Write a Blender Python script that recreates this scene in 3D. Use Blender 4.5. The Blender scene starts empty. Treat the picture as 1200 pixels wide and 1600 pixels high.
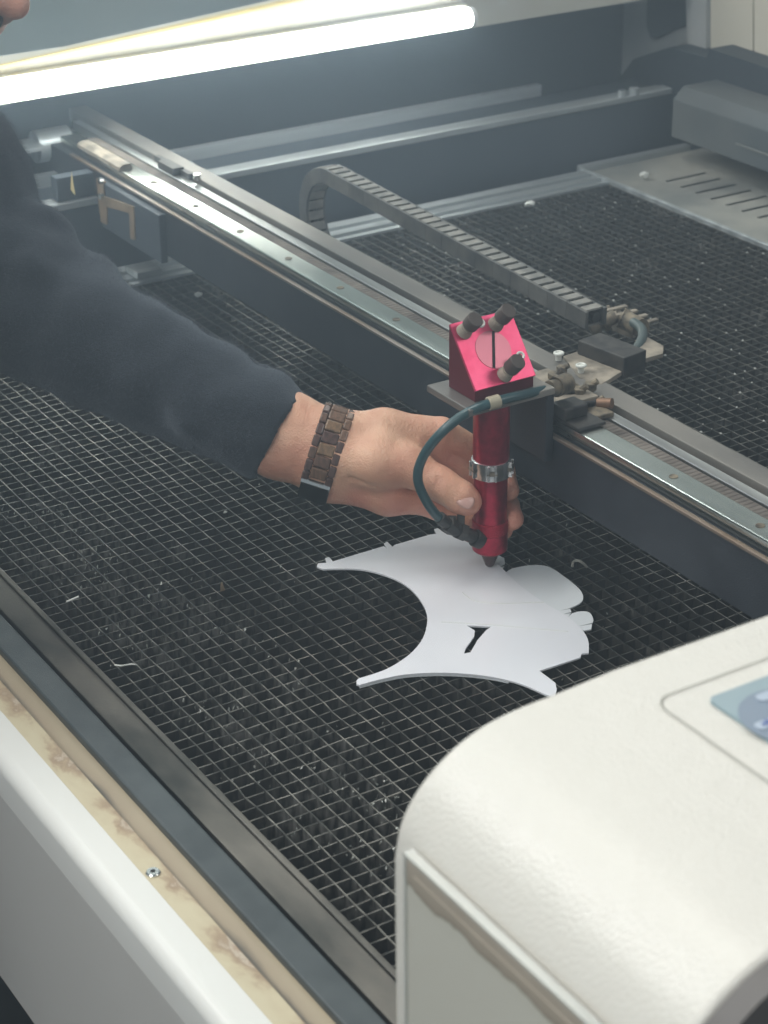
import bpy, bmesh, math, random
import numpy as np
from mathutils import Vector, Matrix, noise
random.seed(7)
S = bpy.context.scene
C = bpy.data.collections.new("scene"); S.collection.children.link(C)

# ------------------------------------------------------------------ camera
PX = np.array([600., 800.])
_A = np.array([-1640., -780.]); _B = np.array([6400., -880.])
F = float(np.sqrt(-np.dot(_A - PX, _B - PX)))
def _dir(v):
    w = np.array([v[0]-PX[0], -(v[1]-PX[1]), -F]); return w/np.linalg.norm(w)
_Y = _dir(_A); _X = _dir(_B); _Z = np.cross(_X, _Y)
_X = np.cross(_Y, _Z)
RM = np.array([_X, _Y, _Z])
CP = -RM @ (np.array([(765-PX[0])/F, -(878-PX[1])/F, -1])*1.6)
def ray(x, y): return RM @ np.array([(x-PX[0])/F, -(y-PX[1])/F, -1])
def onz(x, y, z=0.): r = ray(x, y); return Vector(CP + r*((z-CP[2])/r[2]))
def onx(x, y, v): r = ray(x, y); return Vector(CP + r*((v-CP[0])/r[0]))
def ony(x, y, v): r = ray(x, y); return Vector(CP + r*((v-CP[1])/r[1]))
def W(x, y, d): return Vector(CP + ray(x, y)*d)
IR = Vector(RM[:, 0]); IU = Vector(RM[:, 1]); IB = Vector(RM[:, 2])   # right, up, towards the viewer

cam = bpy.data.objects.new("camera", bpy.data.cameras.new("camera")); C.objects.link(cam)
cam.matrix_world = Matrix([[*RM[0], CP[0]], [*RM[1], CP[1]], [*RM[2], CP[2]], [0, 0, 0, 1]])
cam.data.sensor_fit = 'VERTICAL'; cam.data.sensor_height = 36; cam.data.sensor_width = 27
cam.data.lens = F/1600*36; cam.data.clip_start = .05; cam.data.clip_end = 60
cam.data.dof.use_dof = True; cam.data.dof.focus_distance = 1.56; cam.data.dof.aperture_fstop = 14
S.camera = cam

# ------------------------------------------------------------------ light
w = bpy.data.worlds.new("World"); S.world = w; w.use_nodes = True
w.node_tree.nodes["Background"].inputs[0].default_value = (.86, .93, 1, 1)
w.node_tree.nodes["Background"].inputs[1].default_value = .20
S.view_settings.view_transform = 'Standard'; S.view_settings.look = 'None'
S.view_settings.exposure = .16; S.view_settings.gamma = 1
def area(name, loc, target, sx, sy, e, col):
    l = bpy.data.lights.new(name, 'AREA'); l.shape = 'RECTANGLE'; l.size = sx; l.size_y = sy; l.energy = e; l.color = col
    o = bpy.data.objects.new(name, l); C.objects.link(o); o.location = loc
    o.rotation_euler = (Vector(target)-Vector(loc)).to_track_quat('-Z', 'Y').to_euler(); return o
area("ceiling_lamp", (-.6, .4, 2.3), (-.2, .0, 0), 1.2, .7, 26, (1, .96, .88))
area("ceiling_tube", (-2.0, 1.3, 2.35), (-.3, -.5, .2), 1.8, .035, 48, (1, .98, .94))
area("front_fill_light", (-2.4, -1.3, 1.9), (-.3, -.2, 0), 1.4, .9, 32, (1, .97, .92))  # added fill from the camera side to brighten the front faces
area("ceiling_lamp_rear", (1.75, -2.0, 2.2), (.0, .0, .2), 1.1, .8, 20, (1, .95, .90))
area("ceiling_lamp_far", (1.5, 1.9, 2.4), (.1, .3, .1), 1.2, .8, 16, (1, .97, .88))
area("wall_fill_light", (-.2, 2.2, 2.3), (.2, 3.4, .2), 1.6, .6, 60, (.93, 1, .95))  # added light that only brightens the room wall

# ------------------------------------------------------------------ materials
def mat(name, col, rough=.5, metal=0, **k):
    m = bpy.data.materials.new(name); m.use_nodes = True
    b = m.node_tree.nodes["Principled BSDF"]
    b.inputs["Base Color"].default_value = (*col, 1); b.inputs["Roughness"].default_value = rough; b.inputs["Metallic"].default_value = metal
    for kk, v in k.items(): b.inputs[kk.replace('_', ' ')].default_value = v
    return m
def N(m, t, **k):
    n = m.node_tree.nodes.new(t)
    for kk, v in k.items():
        if kk in n.inputs: n.inputs[kk].default_value = v
        else: setattr(n, kk, v)
    return n
def L(m, a, b): m.node_tree.links.new(a, b)
def bsdf(m): return m.node_tree.nodes["Principled BSDF"]
def coords(m, scale=(1, 1, 1)):
    g = N(m, 'ShaderNodeNewGeometry'); mp = N(m, 'ShaderNodeMapping'); mp.inputs['Scale'].default_value = scale
    L(m, g.outputs['Position'], mp.inputs[0]); return mp.outputs[0]
def mottle(m, c1, c2, scale=20, sc=(1, 1, 1), detail=6, lo=.35, hi=.65, rough=None):
    n = N(m, 'ShaderNodeTexNoise', Scale=scale, Detail=detail); L(m, coords(m, sc), n.inputs['Vector'])
    r = N(m, 'ShaderNodeValToRGB'); r.color_ramp.elements[0].position = lo; r.color_ramp.elements[1].position = hi
    r.color_ramp.elements[0].color = (*c1, 1); r.color_ramp.elements[1].color = (*c2, 1)
    L(m, n.outputs[0], r.inputs[0]); L(m, r.outputs[0], bsdf(m).inputs['Base Color'])
    if rough:
        q = N(m, 'ShaderNodeMapRange'); q.inputs[3].default_value = rough[0]; q.inputs[4].default_value = rough[1]
        L(m, n.outputs[0], q.inputs[0]); L(m, q.outputs[0], bsdf(m).inputs['Roughness'])
    return r.outputs[0]
def bump(m, scale, strength, dist=.001, sc=(1, 1, 1), detail=3, kind='noise'):
    if kind == 'noise': n = N(m, 'ShaderNodeTexNoise', Scale=scale, Detail=detail); o = n.outputs[0]
    elif kind == 'vor': n = N(m, 'ShaderNodeTexVoronoi', Scale=scale); o = n.outputs[0]
    else:
        n = N(m, 'ShaderNodeTexWave', Scale=scale); n.bands_direction = kind; o = n.outputs[0]
    L(m, coords(m, sc), n.inputs['Vector'])
    b = N(m, 'ShaderNodeBump', Strength=strength, Distance=dist); L(m, o, b.inputs['Height'])
    p = bsdf(m).inputs['Normal']
    if p.links: L(m, p.links[0].from_socket, b.inputs['Normal'])
    L(m, b.outputs[0], p)
M = {}
M['dark'] = m = mat('dark_paint', (.02, .025, .032), .55); mottle(m, (.016, .020, .027), (.028, .034, .043), 30); bump(m, 900, .35)
M['wall_dark'] = m = mat('dark_wall_hazed', (.03, .038, .05), .6); mottle(m, (.040, .052, .066), (.062, .078, .096), 5); bump(m, 500, .2)  # bluish haze of the far interior mixed into the wall colour
M['alu'] = m = mat('brushed_aluminium', (.5, .52, .52), .36, .85); mottle(m, (.30, .31, .31), (.50, .52, .51), 60, (1, .06, 1), rough=(.28, .5)); bump(m, 900, .15, sc=(1, .03, 1))
M['alux'] = m = mat('extruded_aluminium', (.5, .52, .52), .42, .6); mottle(m, (.34, .37, .38), (.58, .62, .63), 50, (.06, 1, 1), rough=(.3, .55))
M['rail'] = m = mat('linear_rail_steel', (.62, .66, .62), .22, .95); mottle(m, (.42, .45, .42), (.66, .70, .66), 25, (1, .15, 1), rough=(.16, .34))
M['strip'] = m = mat('dusty_strip_metal', (.2, .18, .16), .5, .5); mottle(m, (.15, .145, .14), (.30, .28, .25), 18, (1, .25, 1), rough=(.35, .6)); bump(m, 700, .3)
M['dirtyrail'] = m = mat('rusty_lip_metal', (.2, .14, .1), .45, .6); mottle(m, (.22, .15, .10), (.34, .30, .27), 16, (1, .4, 1))
M['belt'] = m = mat('toothed_belt', (.12, .10, .09), .8); mottle(m, (.10, .085, .075), (.22, .19, .165), 40); bump(m, 62, 1, .0015, kind='Y')
M['grid'] = m = mat('grid_metal', (.12, .12, .115), .38, .7)
M['black'] = mat('black', (.006, .006, .007), .6)
M['blackp'] = m = mat('black_plastic', (.02, .02, .022), .5); mottle(m, (.014, .014, .016), (.05, .047, .043), 120)
M['blue'] = m = mat('blue_grey_paint', (.09, .14, .165), .42); mottle(m, (.045, .058, .064), (.070, .086, .092), 40); bump(m, 1500, .5, .0004)
M['frontmetal'] = m = mat('worn_bed_frame_metal', (.2, .19, .17), .36, .8); mottle(m, (.03, .034, .034), (.19, .175, .155), 11, (1, .45, 1), lo=.42, hi=.6, rough=(.18, .55)); bump(m, 300, .12)
M['cream'] = m = mat('white_textured_paint', (.73, .71, .65), .13); bump(m, 620, 1, .00048, detail=2)
M['lipwhite'] = m = mat('white_gloss_paint', (.80, .80, .76), .28)
M['frontwhite'] = m = mat('white_front_panel_shaded', (.60, .59, .56), .3); bump(m, 6, .03, .01)  # white panel toned down: shade on the upright face is in the colour
M['greyend'] = mat('console_end_shaded', (.13, .12, .115), .5)  # console end face, its shade put into the dark colour
M['wallwhite'] = m = mat('cream_wall_paint', (.62, .60, .52), .45); mottle(m, (.56, .53, .43), (.68, .67, .62), 6)
M['rear'] = m = mat('rear_panel_grey', (.26, .28, .29), .6); mottle(m, (.40, .43, .44), (.52, .53, .52), 12)
M['beige'] = m = mat('beige_panel', (.72, .68, .57), .6)
M['dust'] = m = mat('dusty_tray_metal', (.3, .3, .27), .7, .2); mottle(m, (.20, .21, .20), (.42, .41, .36), 9); bump(m, 200, .3)
M['tan'] = m = mat('dust_coated_metal', (.30, .26, .2), .75, .1); mottle(m, (.16, .14, .115), (.40, .35, .28), 60); bump(m, 400, .4)
M['brownfit'] = m = mat('dusty_brass', (.2, .16, .11), .6, .4); mottle(m, (.06, .052, .045), (.30, .25, .18), 120)
M['red'] = m = mat('red_anodised_aluminium', (.36, .012, .040), .30, .7); mottle(m, (.27, .010, .032), (.42, .020, .055), 160); bump(m, 700, .25, .0003, (.1, .1, 1))
M['redface'] = m = mat('red_brushed_face_lit', (.80, .05, .13), .30, .6); mottle(m, (.66, .05, .14), (.88, .11, .24), 70, rough=(.24, .42)); bump(m, 1200, .12, .0003, (1, .1, .1))  # pink brightness from the reflected light is painted into this face
M['reddark'] = m = mat('red_matt_side_shaded', (.15, .010, .024), .42, .5); bump(m, 3000, .3, .0003)  # same red darkened to paint the shaded sides of the mount
M['redknurl'] = m = mat('red_knurled_collar', (.42, .015, .045), .38, .6); bump(m, 900, .8, .0006, kind='vor')
M['mirror'] = m = mat('pink_mirror_disc', (.52, .17, .22), .32, .6)
M['nozzle'] = mat('dark_copper_nozzle', (.13, .085, .085), .35, .8)
M['clamp'] = m = mat('clamp_steel', (.68, .70, .70), .22, .9); mottle(m, (.45, .47, .47), (.85, .86, .86), 120)
M['knob'] = m = mat('dusty_screw_head', (.11, .09, .08), .6, .5); bump(m, 3000, .4, .0003)
M['ring'] = mat('pale_locking_ring', (.75, .77, .72), .4, .2)
M['hose'] = m = mat('teal_hose_rubber', (.030, .075, .085), .28); bump(m, 400, .08)
M['hosegrey'] = mat('grey_hose_rubber', (.06, .085, .085), .5)
M['hclamp'] = mat('beige_hose_clip', (.42, .38, .28), .5)
M['chain'] = m = mat('dusty_chain_plastic', (.10, .10, .095), .6); mottle(m, (.050, .052, .052), (.12, .118, .11), 45)
M['chaintop'] = m = mat('pale_chain_bar', (.2, .2, .18), .7); mottle(m, (.16, .16, .15), (.30, .29, .26), 60)  # crossbars paler than the side plates
M['sheet'] = m = mat('white_acrylic_sheet', (.66, .69, .77), .22, **{'Subsurface_Weight': .0}); mottle(m, (.76, .775, .82), (.82, .835, .87), 7)
M['sheet2'] = m = mat('pale_acrylic_sheet', (.73, .765, .79), .25)
M['skin'] = m = mat('skin', (.58, .34, .23), .48)
b = bsdf(m); b.inputs['Subsurface Weight'].default_value = .22; b.inputs['Subsurface Radius'].default_value = (.012, .005, .003); b.inputs['Subsurface Scale'].default_value = .5
sk = mottle(m, (.60, .29, .19), (.80, .49, .33), 34, lo=.3, hi=.7)
at_ = N(m, 'ShaderNodeAttribute'); at_.attribute_name = 'redness'
mk = N(m, 'ShaderNodeMix', data_type='RGBA'); L(m, at_.outputs['Fac'], mk.inputs[0]); L(m, sk, mk.inputs[6]); mk.inputs[7].default_value = (.66, .27, .20, 1); L(m, mk.outputs[2], bsdf(m).inputs['Base Color'])
nf = N(m, 'ShaderNodeTexNoise', Scale=420, Detail=4); L(m, coords(m), nf.inputs['Vector'])
rf = N(m, 'ShaderNodeMapRange'); rf.inputs[3].default_value = .34; rf.inputs[4].default_value = .60; L(m, nf.outputs[0], rf.inputs[0]); L(m, rf.outputs[0], bsdf(m).inputs['Roughness']); bump(m, 750, .5, .0007, kind='vor'); bump(m, 150, .5, .0016, (1, .35, 1), detail=8)
M['nail'] = mat('thumbnail', (.70, .42, .36), .22)
M['sweater'] = m = mat('navy_fleece', (.009, .013, .021), .95); mottle(m, (.005, .008, .013), (.016, .023, .034), 420, detail=8)
bsdf(m).inputs['Sheen Weight'].default_value = .38; bsdf(m).inputs['Sheen Roughness'].default_value = .42; bsdf(m).inputs['Sheen Tint'].default_value = (.62, .72, .85, 1)
bump(m, 900, .7, .0018, detail=4); bump(m, 26, .35, .006)
M['trousers'] = mat('dark_trousers', (.02, .02, .025), .9)
M['hair'] = m = mat('dark_hair', (.018, .013, .010), .6); bump(m, 600, .8, .002)
for k, c in enumerate([(.135, .078, .055), (.18, .105, .068), (.10, .058, .048), (.21, .13, .075)]):
    M['wood%d' % k] = m = mat('walnut_link_tone_%s' % 'abcd'[k], c, .22); mottle(m, tuple(x*.6 for x in c), tuple(x*1.25 for x in c), 500, (1, 1, .2))
M['clasp'] = mat('dark_watch_metal', (.035, .04, .04), .22, .8)
M['steel'] = mat('bright_steel', (.75, .76, .74), .2, 1)
M['silver'] = M['steel']
M['brass'] = m = mat('tan_bracket_metal', (.38, .27, .17), .5, .5); mottle(m, (.30, .21, .13), (.46, .35, .24), 40)
M['room'] = m = mat('room_wall_paint', (.44, .52, .49), .8); mottle(m, (.46, .55, .51), (.60, .65, .58), 1.6)
M['floor'] = mat('workshop_floor', (.05, .05, .048), .6)
M['disp'] = m = mat('pale_teal_keypad', (.27, .37, .41), .3)
M['disp2'] = mat('blue_grey_keypad_disc', (.19, .25, .33), .3)
M['disp3'] = mat('pale_keypad_button', (.42, .50, .60), .3)
M['disp4'] = mat('blue_keypad_arrow', (.06, .11, .33), .3)
M['groove'] = mat('panel_groove', (.30, .30, .26), .7)
M['screen'] = M['disp']
M['tape'] = mat('yellowed_trim', (.62, .50, .22), .5)

# grid: soot streaks on the cell walls, a separate mottled tone on the top edges
m = M['grid']
n1 = N(m, 'ShaderNodeTexNoise', Scale=22, Detail=4); L(m, coords(m), n1.inputs['Vector'])
n2 = N(m, 'ShaderNodeTexNoise', Scale=190, Detail=3); L(m, coords(m, (1, 1, .30)), n2.inputs['Vector'])
gq = N(m, 'ShaderNodeNewGeometry'); sq = N(m, 'ShaderNodeSeparateXYZ'); L(m, gq.outputs['Position'], sq.inputs[0])
bq = N(m, 'ShaderNodeMath', operation='ADD'); bq.inputs[1].default_value = .262; L(m, sq.outputs[0], bq.inputs[0])
cq = N(m, 'ShaderNodeMath', operation='ABSOLUTE'); L(m, bq.outputs[0], cq.inputs[0])
dq = N(m, 'ShaderNodeMapRange'); dq.inputs[1].default_value = .02; dq.inputs[2].default_value = .075; dq.inputs[3].default_value = .20; dq.inputs[4].default_value = -.02; L(m, cq.outputs[0], dq.inputs[0])
eq = N(m, 'ShaderNodeMath', operation='ADD'); L(m, n1.outputs[0], eq.inputs[0]); L(m, dq.outputs[0], eq.inputs[1])
r1 = N(m, 'ShaderNodeValToRGB'); r1.color_ramp.elements[0].position = .52; r1.color_ramp.elements[1].position = .72; L(m, eq.outputs[0], r1.inputs[0])
r2 = N(m, 'ShaderNodeValToRGB'); r2.color_ramp.elements[0].position = .44; r2.color_ramp.elements[1].position = .64; L(m, n2.outputs[0], r2.inputs[0])
mu = N(m, 'ShaderNodeMath', operation='MULTIPLY'); L(m, r1.outputs[0], mu.inputs[0]); L(m, r2.outputs[0], mu.inputs[1])
mx = N(m, 'ShaderNodeMix', data_type='RGBA'); mx.inputs[6].default_value = (.10, .094, .085, 1); mx.inputs[7].default_value = (.42, .41, .39, 1)
L(m, mu.outputs[0], mx.inputs[0])
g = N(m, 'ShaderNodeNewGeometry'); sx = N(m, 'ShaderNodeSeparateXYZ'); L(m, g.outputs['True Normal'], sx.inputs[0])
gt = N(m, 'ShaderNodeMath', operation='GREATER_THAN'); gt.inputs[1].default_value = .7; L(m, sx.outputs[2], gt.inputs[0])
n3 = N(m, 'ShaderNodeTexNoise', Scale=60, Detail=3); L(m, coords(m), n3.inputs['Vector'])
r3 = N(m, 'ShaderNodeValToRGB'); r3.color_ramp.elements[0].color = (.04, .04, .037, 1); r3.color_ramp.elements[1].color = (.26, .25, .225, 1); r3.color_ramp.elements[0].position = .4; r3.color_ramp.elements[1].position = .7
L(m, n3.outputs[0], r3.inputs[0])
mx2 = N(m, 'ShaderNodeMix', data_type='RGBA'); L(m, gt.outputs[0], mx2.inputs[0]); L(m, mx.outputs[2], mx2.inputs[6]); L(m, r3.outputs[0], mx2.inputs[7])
L(m, mx2.outputs[2], bsdf(m).inputs['Base Color'])

# beige ledge with resin stains
M['ledge'] = m = mat('stained_beige_ledge', (.5, .43, .3), .4)
na = N(m, 'ShaderNodeTexNoise', Scale=34, Detail=12, Distortion=.25, Roughness=.62); L(m, coords(m, (1.2, .6, 1)), na.inputs['Vector'])
gp = N(m, 'ShaderNodeNewGeometry'); sp = N(m, 'ShaderNodeSeparateXYZ'); L(m, gp.outputs['Position'], sp.inputs[0])
mr = N(m, 'ShaderNodeMapRange'); mr.inputs[1].default_value = -.4045; mr.inputs[2].default_value = -.3886; mr.inputs[3].default_value = -.10; mr.inputs[4].default_value = .10; L(m, sp.outputs[0], mr.inputs[0])
ad = N(m, 'ShaderNodeMath', operation='ADD'); L(m, na.outputs[0], ad.inputs[0]); L(m, mr.outputs[0], ad.inputs[1])
ra = N(m, 'ShaderNodeValToRGB'); e = ra.color_ramp.elements
e[0].position = .38; e[0].color = (.62, .55, .38, 1); e[1].position = .50; e[1].color = (.58, .50, .34, 1)
x = e.new(.57); x.color = (.46, .36, .24, 1); x = e.new(.62); x.color = (.36, .26, .17, 1); x = e.new(.66); x.color = (.56, .48, .38, 1); x = e.new(.72); x.color = (.40, .29, .20, 1)
L(m, ad.outputs[0], ra.inputs[0]); L(m, ra.outputs[0], bsdf(m).inputs['Base Color']); bump(m, 120, .35, .001)
M['trough'] = m = mat('tan_trough_shaded', (.40, .33, .24), .45); bsdf(m)  # darkens towards the ledge: shade below the step painted in
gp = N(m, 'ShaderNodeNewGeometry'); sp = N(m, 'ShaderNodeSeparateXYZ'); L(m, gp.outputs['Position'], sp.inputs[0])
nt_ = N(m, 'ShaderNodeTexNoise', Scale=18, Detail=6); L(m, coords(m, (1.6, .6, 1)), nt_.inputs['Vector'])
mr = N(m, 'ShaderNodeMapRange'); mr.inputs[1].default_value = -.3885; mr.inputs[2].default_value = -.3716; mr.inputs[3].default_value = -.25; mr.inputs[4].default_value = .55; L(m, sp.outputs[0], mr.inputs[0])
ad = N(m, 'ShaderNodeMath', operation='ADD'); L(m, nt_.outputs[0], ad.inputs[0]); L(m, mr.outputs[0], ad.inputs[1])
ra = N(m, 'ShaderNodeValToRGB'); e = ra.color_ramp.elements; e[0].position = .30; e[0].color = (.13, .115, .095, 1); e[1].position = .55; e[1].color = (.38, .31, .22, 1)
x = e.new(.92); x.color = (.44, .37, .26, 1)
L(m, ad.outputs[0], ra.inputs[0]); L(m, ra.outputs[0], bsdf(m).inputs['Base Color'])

# ------------------------------------------------------------------ mesh helpers
def obj(name, bm, m, parent=None, smooth=False, bevel=0):
    me = bpy.data.meshes.new(name); bmesh.ops.recalc_face_normals(bm, faces=bm.faces); bm.to_mesh(me); bm.free()
    o = bpy.data.objects.new(name, me); C.objects.link(o)
    for mm in (m if isinstance(m, list) else [m]): me.materials.append(mm)
    if smooth:
        for p in me.polygons: p.use_smooth = True
        if smooth != 'all': 
            try: me.set_sharp_from_angle(angle=math.radians(35))
            except Exception: pass
    if bevel:
        b = o.modifiers.new('bevel', 'BEVEL'); b.width = bevel; b.segments = 2; b.limit_method = 'ANGLE'; b.angle_limit = math.radians(40)
    if parent: o.parent = parent; o.matrix_parent_inverse = parent.matrix_world.inverted()
    return o
def thing(name, label, cat, loc=(0, 0, 0), group=None):
    o = bpy.data.objects.new(name, None); C.objects.link(o); o.location = loc; o.empty_display_size = .02
    o.matrix_world = Matrix.Translation(loc)
    o['label'] = label; o['category'] = cat
    if group: o['group'] = group
    return o
def tag(o, label, cat, group=None):
    o['label'] = label; o['category'] = cat
    if group: o['group'] = group
    return o
def box(bm, x0, x1, y0, y1, z0, z1):
    v = [bm.verts.new(p) for p in ((x0, y0, z0), (x1, y0, z0), (x1, y1, z0), (x0, y1, z0), (x0, y0, z1), (x1, y0, z1), (x1, y1, z1), (x0, y1, z1))]
    for f in ((0, 3, 2, 1), (4, 5, 6, 7), (0, 1, 5, 4), (1, 2, 6, 5), (2, 3, 7, 6), (3, 0, 4, 7)): bm.faces.new([v[i] for i in f])
    return v
def bx(*a): bm = bmesh.new(); box(bm, *a); return bm
def prism(bm, pts, axis, a, b):
    """closed outline pts (2D) extruded along axis from a to b"""
    def p3(u, v, t): return {'x': (t, u, v), 'y': (u, t, v), 'z': (u, v, t)}[axis]
    A = [bm.verts.new(p3(u, v, a)) for u, v in pts]; B = [bm.verts.new(p3(u, v, b)) for u, v in pts]
    n = len(pts)
    bm.faces.new(A); bm.faces.new(B[::-1])
    for i in range(n): bm.faces.new((A[i], A[(i+1) % n], B[(i+1) % n], B[i]))
def catmull(pts, n=8):
    P = [Vector(p) for p in pts]; out = []
    for i in range(len(P)-1):
        a = P[max(i-1, 0)]; b_ = P[i]; c = P[i+1]; d = P[min(i+2, len(P)-1)]
        for k in range(n):
            t = k/n; out.append(.5*((2*b_)+(c-a)*t+(2*a-5*b_+4*c-d)*t*t+(3*b_-a-3*c+d)*t**3))
    out.append(P[-1]); return out
def tube(bm, pts, r, seg=14, cap=True):
    rr = r if isinstance(r, (list, tuple)) else [r]*len(pts)
    rings = []; up = Vector((.13, .2, 1)).normalized()
    for i, p in enumerate(pts):
        t = (Vector(pts[min(i+1, len(pts)-1)])-Vector(pts[max(i-1, 0)])).normalized()
        s = t.cross(up).normalized(); u = s.cross(t)
        up = u
        rings.append([bm.verts.new(Vector(p)+(s*math.cos(2*math.pi*k/seg)+u*math.sin(2*math.pi*k/seg))*rr[i]) for k in range(seg)])
    for a, b_ in zip(rings, rings[1:]):
        for k in range(seg): bm.faces.new((a[k], a[(k+1) % seg], b_[(k+1) % seg], b_[k]))
    if cap: bm.faces.new(rings[0][::-1]); bm.faces.new(rings[-1])
def cyl(bm, p, q, r, seg=20, r2=None):
    p = Vector(p); q = Vector(q); tube(bm, [p, q], [r, r if r2 is None else r2], seg)
def lathe(bm, prof, cx, cy, seg=48):
    rings = [[bm.verts.new((cx+r*math.cos(2*math.pi*k/seg), cy+r*math.sin(2*math.pi*k/seg), z)) for k in range(seg)] for r, z in prof]
    for a, b_ in zip(rings, rings[1:]):
        for k in range(seg): bm.faces.new((a[k], a[(k+1) % seg], b_[(k+1) % seg], b_[k]))
    bm.faces.new(rings[0][::-1]); bm.faces.new(rings[-1])
def obox(bm, c, ax, ay, az, sx, sy, sz):
    c = Vector(c); v = []
    for k in (-1, 1):
        for (i, j) in ((-1, -1), (1, -1), (1, 1), (-1, 1)): v.append(bm.verts.new(c+ax*sx*i/2+ay*sy*j/2+az*sz*k/2))
    for f in ((0, 3, 2, 1), (4, 5, 6, 7), (0, 1, 5, 4), (1, 2, 6, 5), (2, 3, 7, 6), (3, 0, 4, 7)): bm.faces.new([v[i] for i in f])
def rrect(x0, x1, y0, y1, r, n=6):
    o = []
    for cx, cy, a in ((x1-r, y1-r, 0), (x0+r, y1-r, 90), (x0+r, y0+r, 180), (x1-r, y0+r, 270)):
        for k in range(n+1): t = math.radians(a+90*k/n); o.append((cx+r*math.cos(t), cy+r*math.sin(t)))
    return o

# signed distance modelling for the body and clothes
def cap(P, a, b, ra, rb=None):
    a = np.array(a, float); b = np.array(b, float); rb = ra if rb is None else rb
    ab = b-a; t = np.clip(((P-a)@ab)/max(ab@ab, 1e-12), 0, 1)
    return np.linalg.norm(P-a-t[..., None]*ab, axis=-1)-(ra+(rb-ra)*t)
def ell(P, c, ax, r):
    Q = (P-np.array(c))@np.array(ax).T/np.array(r); k = np.linalg.norm(Q, axis=-1); return (k-1)*min(r)
def smin(a, b, k):
    h = np.clip(.5+.5*(b-a)/k, 0, 1); return b*(1-h)+a*h-k*h*(1-h)
def smax(a, b, k): return -smin(-a, -b, k)
def nets(fn, lo, hi, h):
    lo = np.array(lo, float); hi = np.array(hi, float); n = np.ceil((hi-lo)/h).astype(int)+1
    K = 6; nb = -(-n//K)
    bc = np.stack(np.meshgrid(*[np.arange(k) for k in nb], indexing='ij'), -1)*K
    bd = fn((bc+(K-1)/2)*h+lo)
    off = np.stack(np.meshgrid(*[np.arange(K)]*3, indexing='ij'), -1)
    Dp = np.repeat(np.repeat(np.repeat(bd, K, 0), K, 1), K, 2).astype(np.float32)
    near = np.argwhere(np.abs(bd) < h*K*1.25+.004)
    for i0 in range(0, len(near), 400):
        bl = near[i0:i0+400]*K
        idx3 = bl[:, None, None, None, :]+off
        Dp[idx3[..., 0], idx3[..., 1], idx3[..., 2]] = fn(idx3*h+lo)
    D = Dp[:n[0], :n[1], :n[2]]
    s = D < 0
    cnt = np.zeros(n-1, int); acc = np.zeros((*(n-1), 3))
    sl = lambda o: tuple(slice(o[k], n[k]-1+o[k]) for k in range(3))
    corners = [(i, j, k) for i in (0, 1) for j in (0, 1) for k in (0, 1)]
    for a in corners:
        for ax in range(3):
            if a[ax]: continue
            b_ = list(a); b_[ax] = 1
            da = D[sl(a)]; db = D[sl(b_)]; cr = (da < 0) != (db < 0)
            t = np.where(cr, da/np.where(cr, da-db, 1), 0)
            for c in range(3): acc[..., c] += np.where(cr, a[c]+(t if c == ax else 0), 0)
            cnt += cr
    act = cnt > 0; idx = -np.ones(act.shape, int); idx[act] = np.arange(act.sum())
    pos = (np.argwhere(act)+acc[act]/cnt[act][:, None])*h+lo
    faces = []
    for ax in range(3):
        u, v = [(1, 2), (2, 0), (0, 1)][ax]
        o1 = [slice(1, -1)]*3; o1[ax] = slice(0, -1); o2 = [slice(1, -1)]*3; o2[ax] = slice(1, None)
        a = s[tuple(o1)]; b_ = s[tuple(o2)]
        ii = np.argwhere(a != b_); sg = a[a != b_]
        base = ii+1; base[:, ax] -= 1
        def at(du, dv):
            q = base.copy(); q[:, u] -= du; q[:, v] -= dv; return idx[q[:, 0], q[:, 1], q[:, 2]]
        q = np.stack([at(1, 1), at(0, 1), at(0, 0), at(1, 0)], 1)
        q[~sg] = q[~sg][:, ::-1]; faces.append(q)
    faces = np.concatenate(faces); faces = faces[(faces >= 0).all(1)]
    return pos, faces
def mesh_obj(name, parts, m, parent=None, smooth_iter=0):
    V = []; Fc = []; o_ = 0
    for p, f in parts: V.append(p); Fc.append(f+o_); o_ += len(p)
    V = np.concatenate(V); Fc = np.concatenate(Fc)
    me = bpy.data.meshes.new(name); me.from_pydata(V.tolist(), [], Fc.tolist()); me.materials.append(m)
    for p in me.polygons: p.use_smooth = True
    o = bpy.data.objects.new(name, me); C.objects.link(o)
    if smooth_iter:
        s_ = o.modifiers.new('smooth', 'SMOOTH'); s_.factor = .5; s_.iterations = smooth_iter
    if parent: o.parent = parent; o.matrix_parent_inverse = parent.matrix_world.inverted()
    return o

# ================================================================== SETTING
fl = obj('floor', bx(-5, 6, -4, 8, -1.0, -.95), M['floor']); fl['kind'] = 'structure'
rw = obj('room_wall', bx(-5, 6, 3.4, 3.5, -.949, 3), M['room'])
tag(rw, 'pale grey green painted room wall far behind the machine', 'wall')
rp = obj('door_frame', bx(-.7, -.55, 3.3, 3.398, -.949, 2), M['wallwhite']) 
tag(rp, 'blurred cream upright post against the grey green room wall', 'post')

# ================================================================== MACHINE HOUSING
H = thing('laser_cutter', 'white laser cutting machine housing with dark inside and stained front ledge', 'laser cutter', (0, 0, -.95))
Y0, Y1 = -.507, 1.02
bm = bmesh.new(); box(bm, -.40, 1.0, Y0, Y1, -.074, -.07); obj('crumb_tray', bm, M['black'], H)
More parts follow.
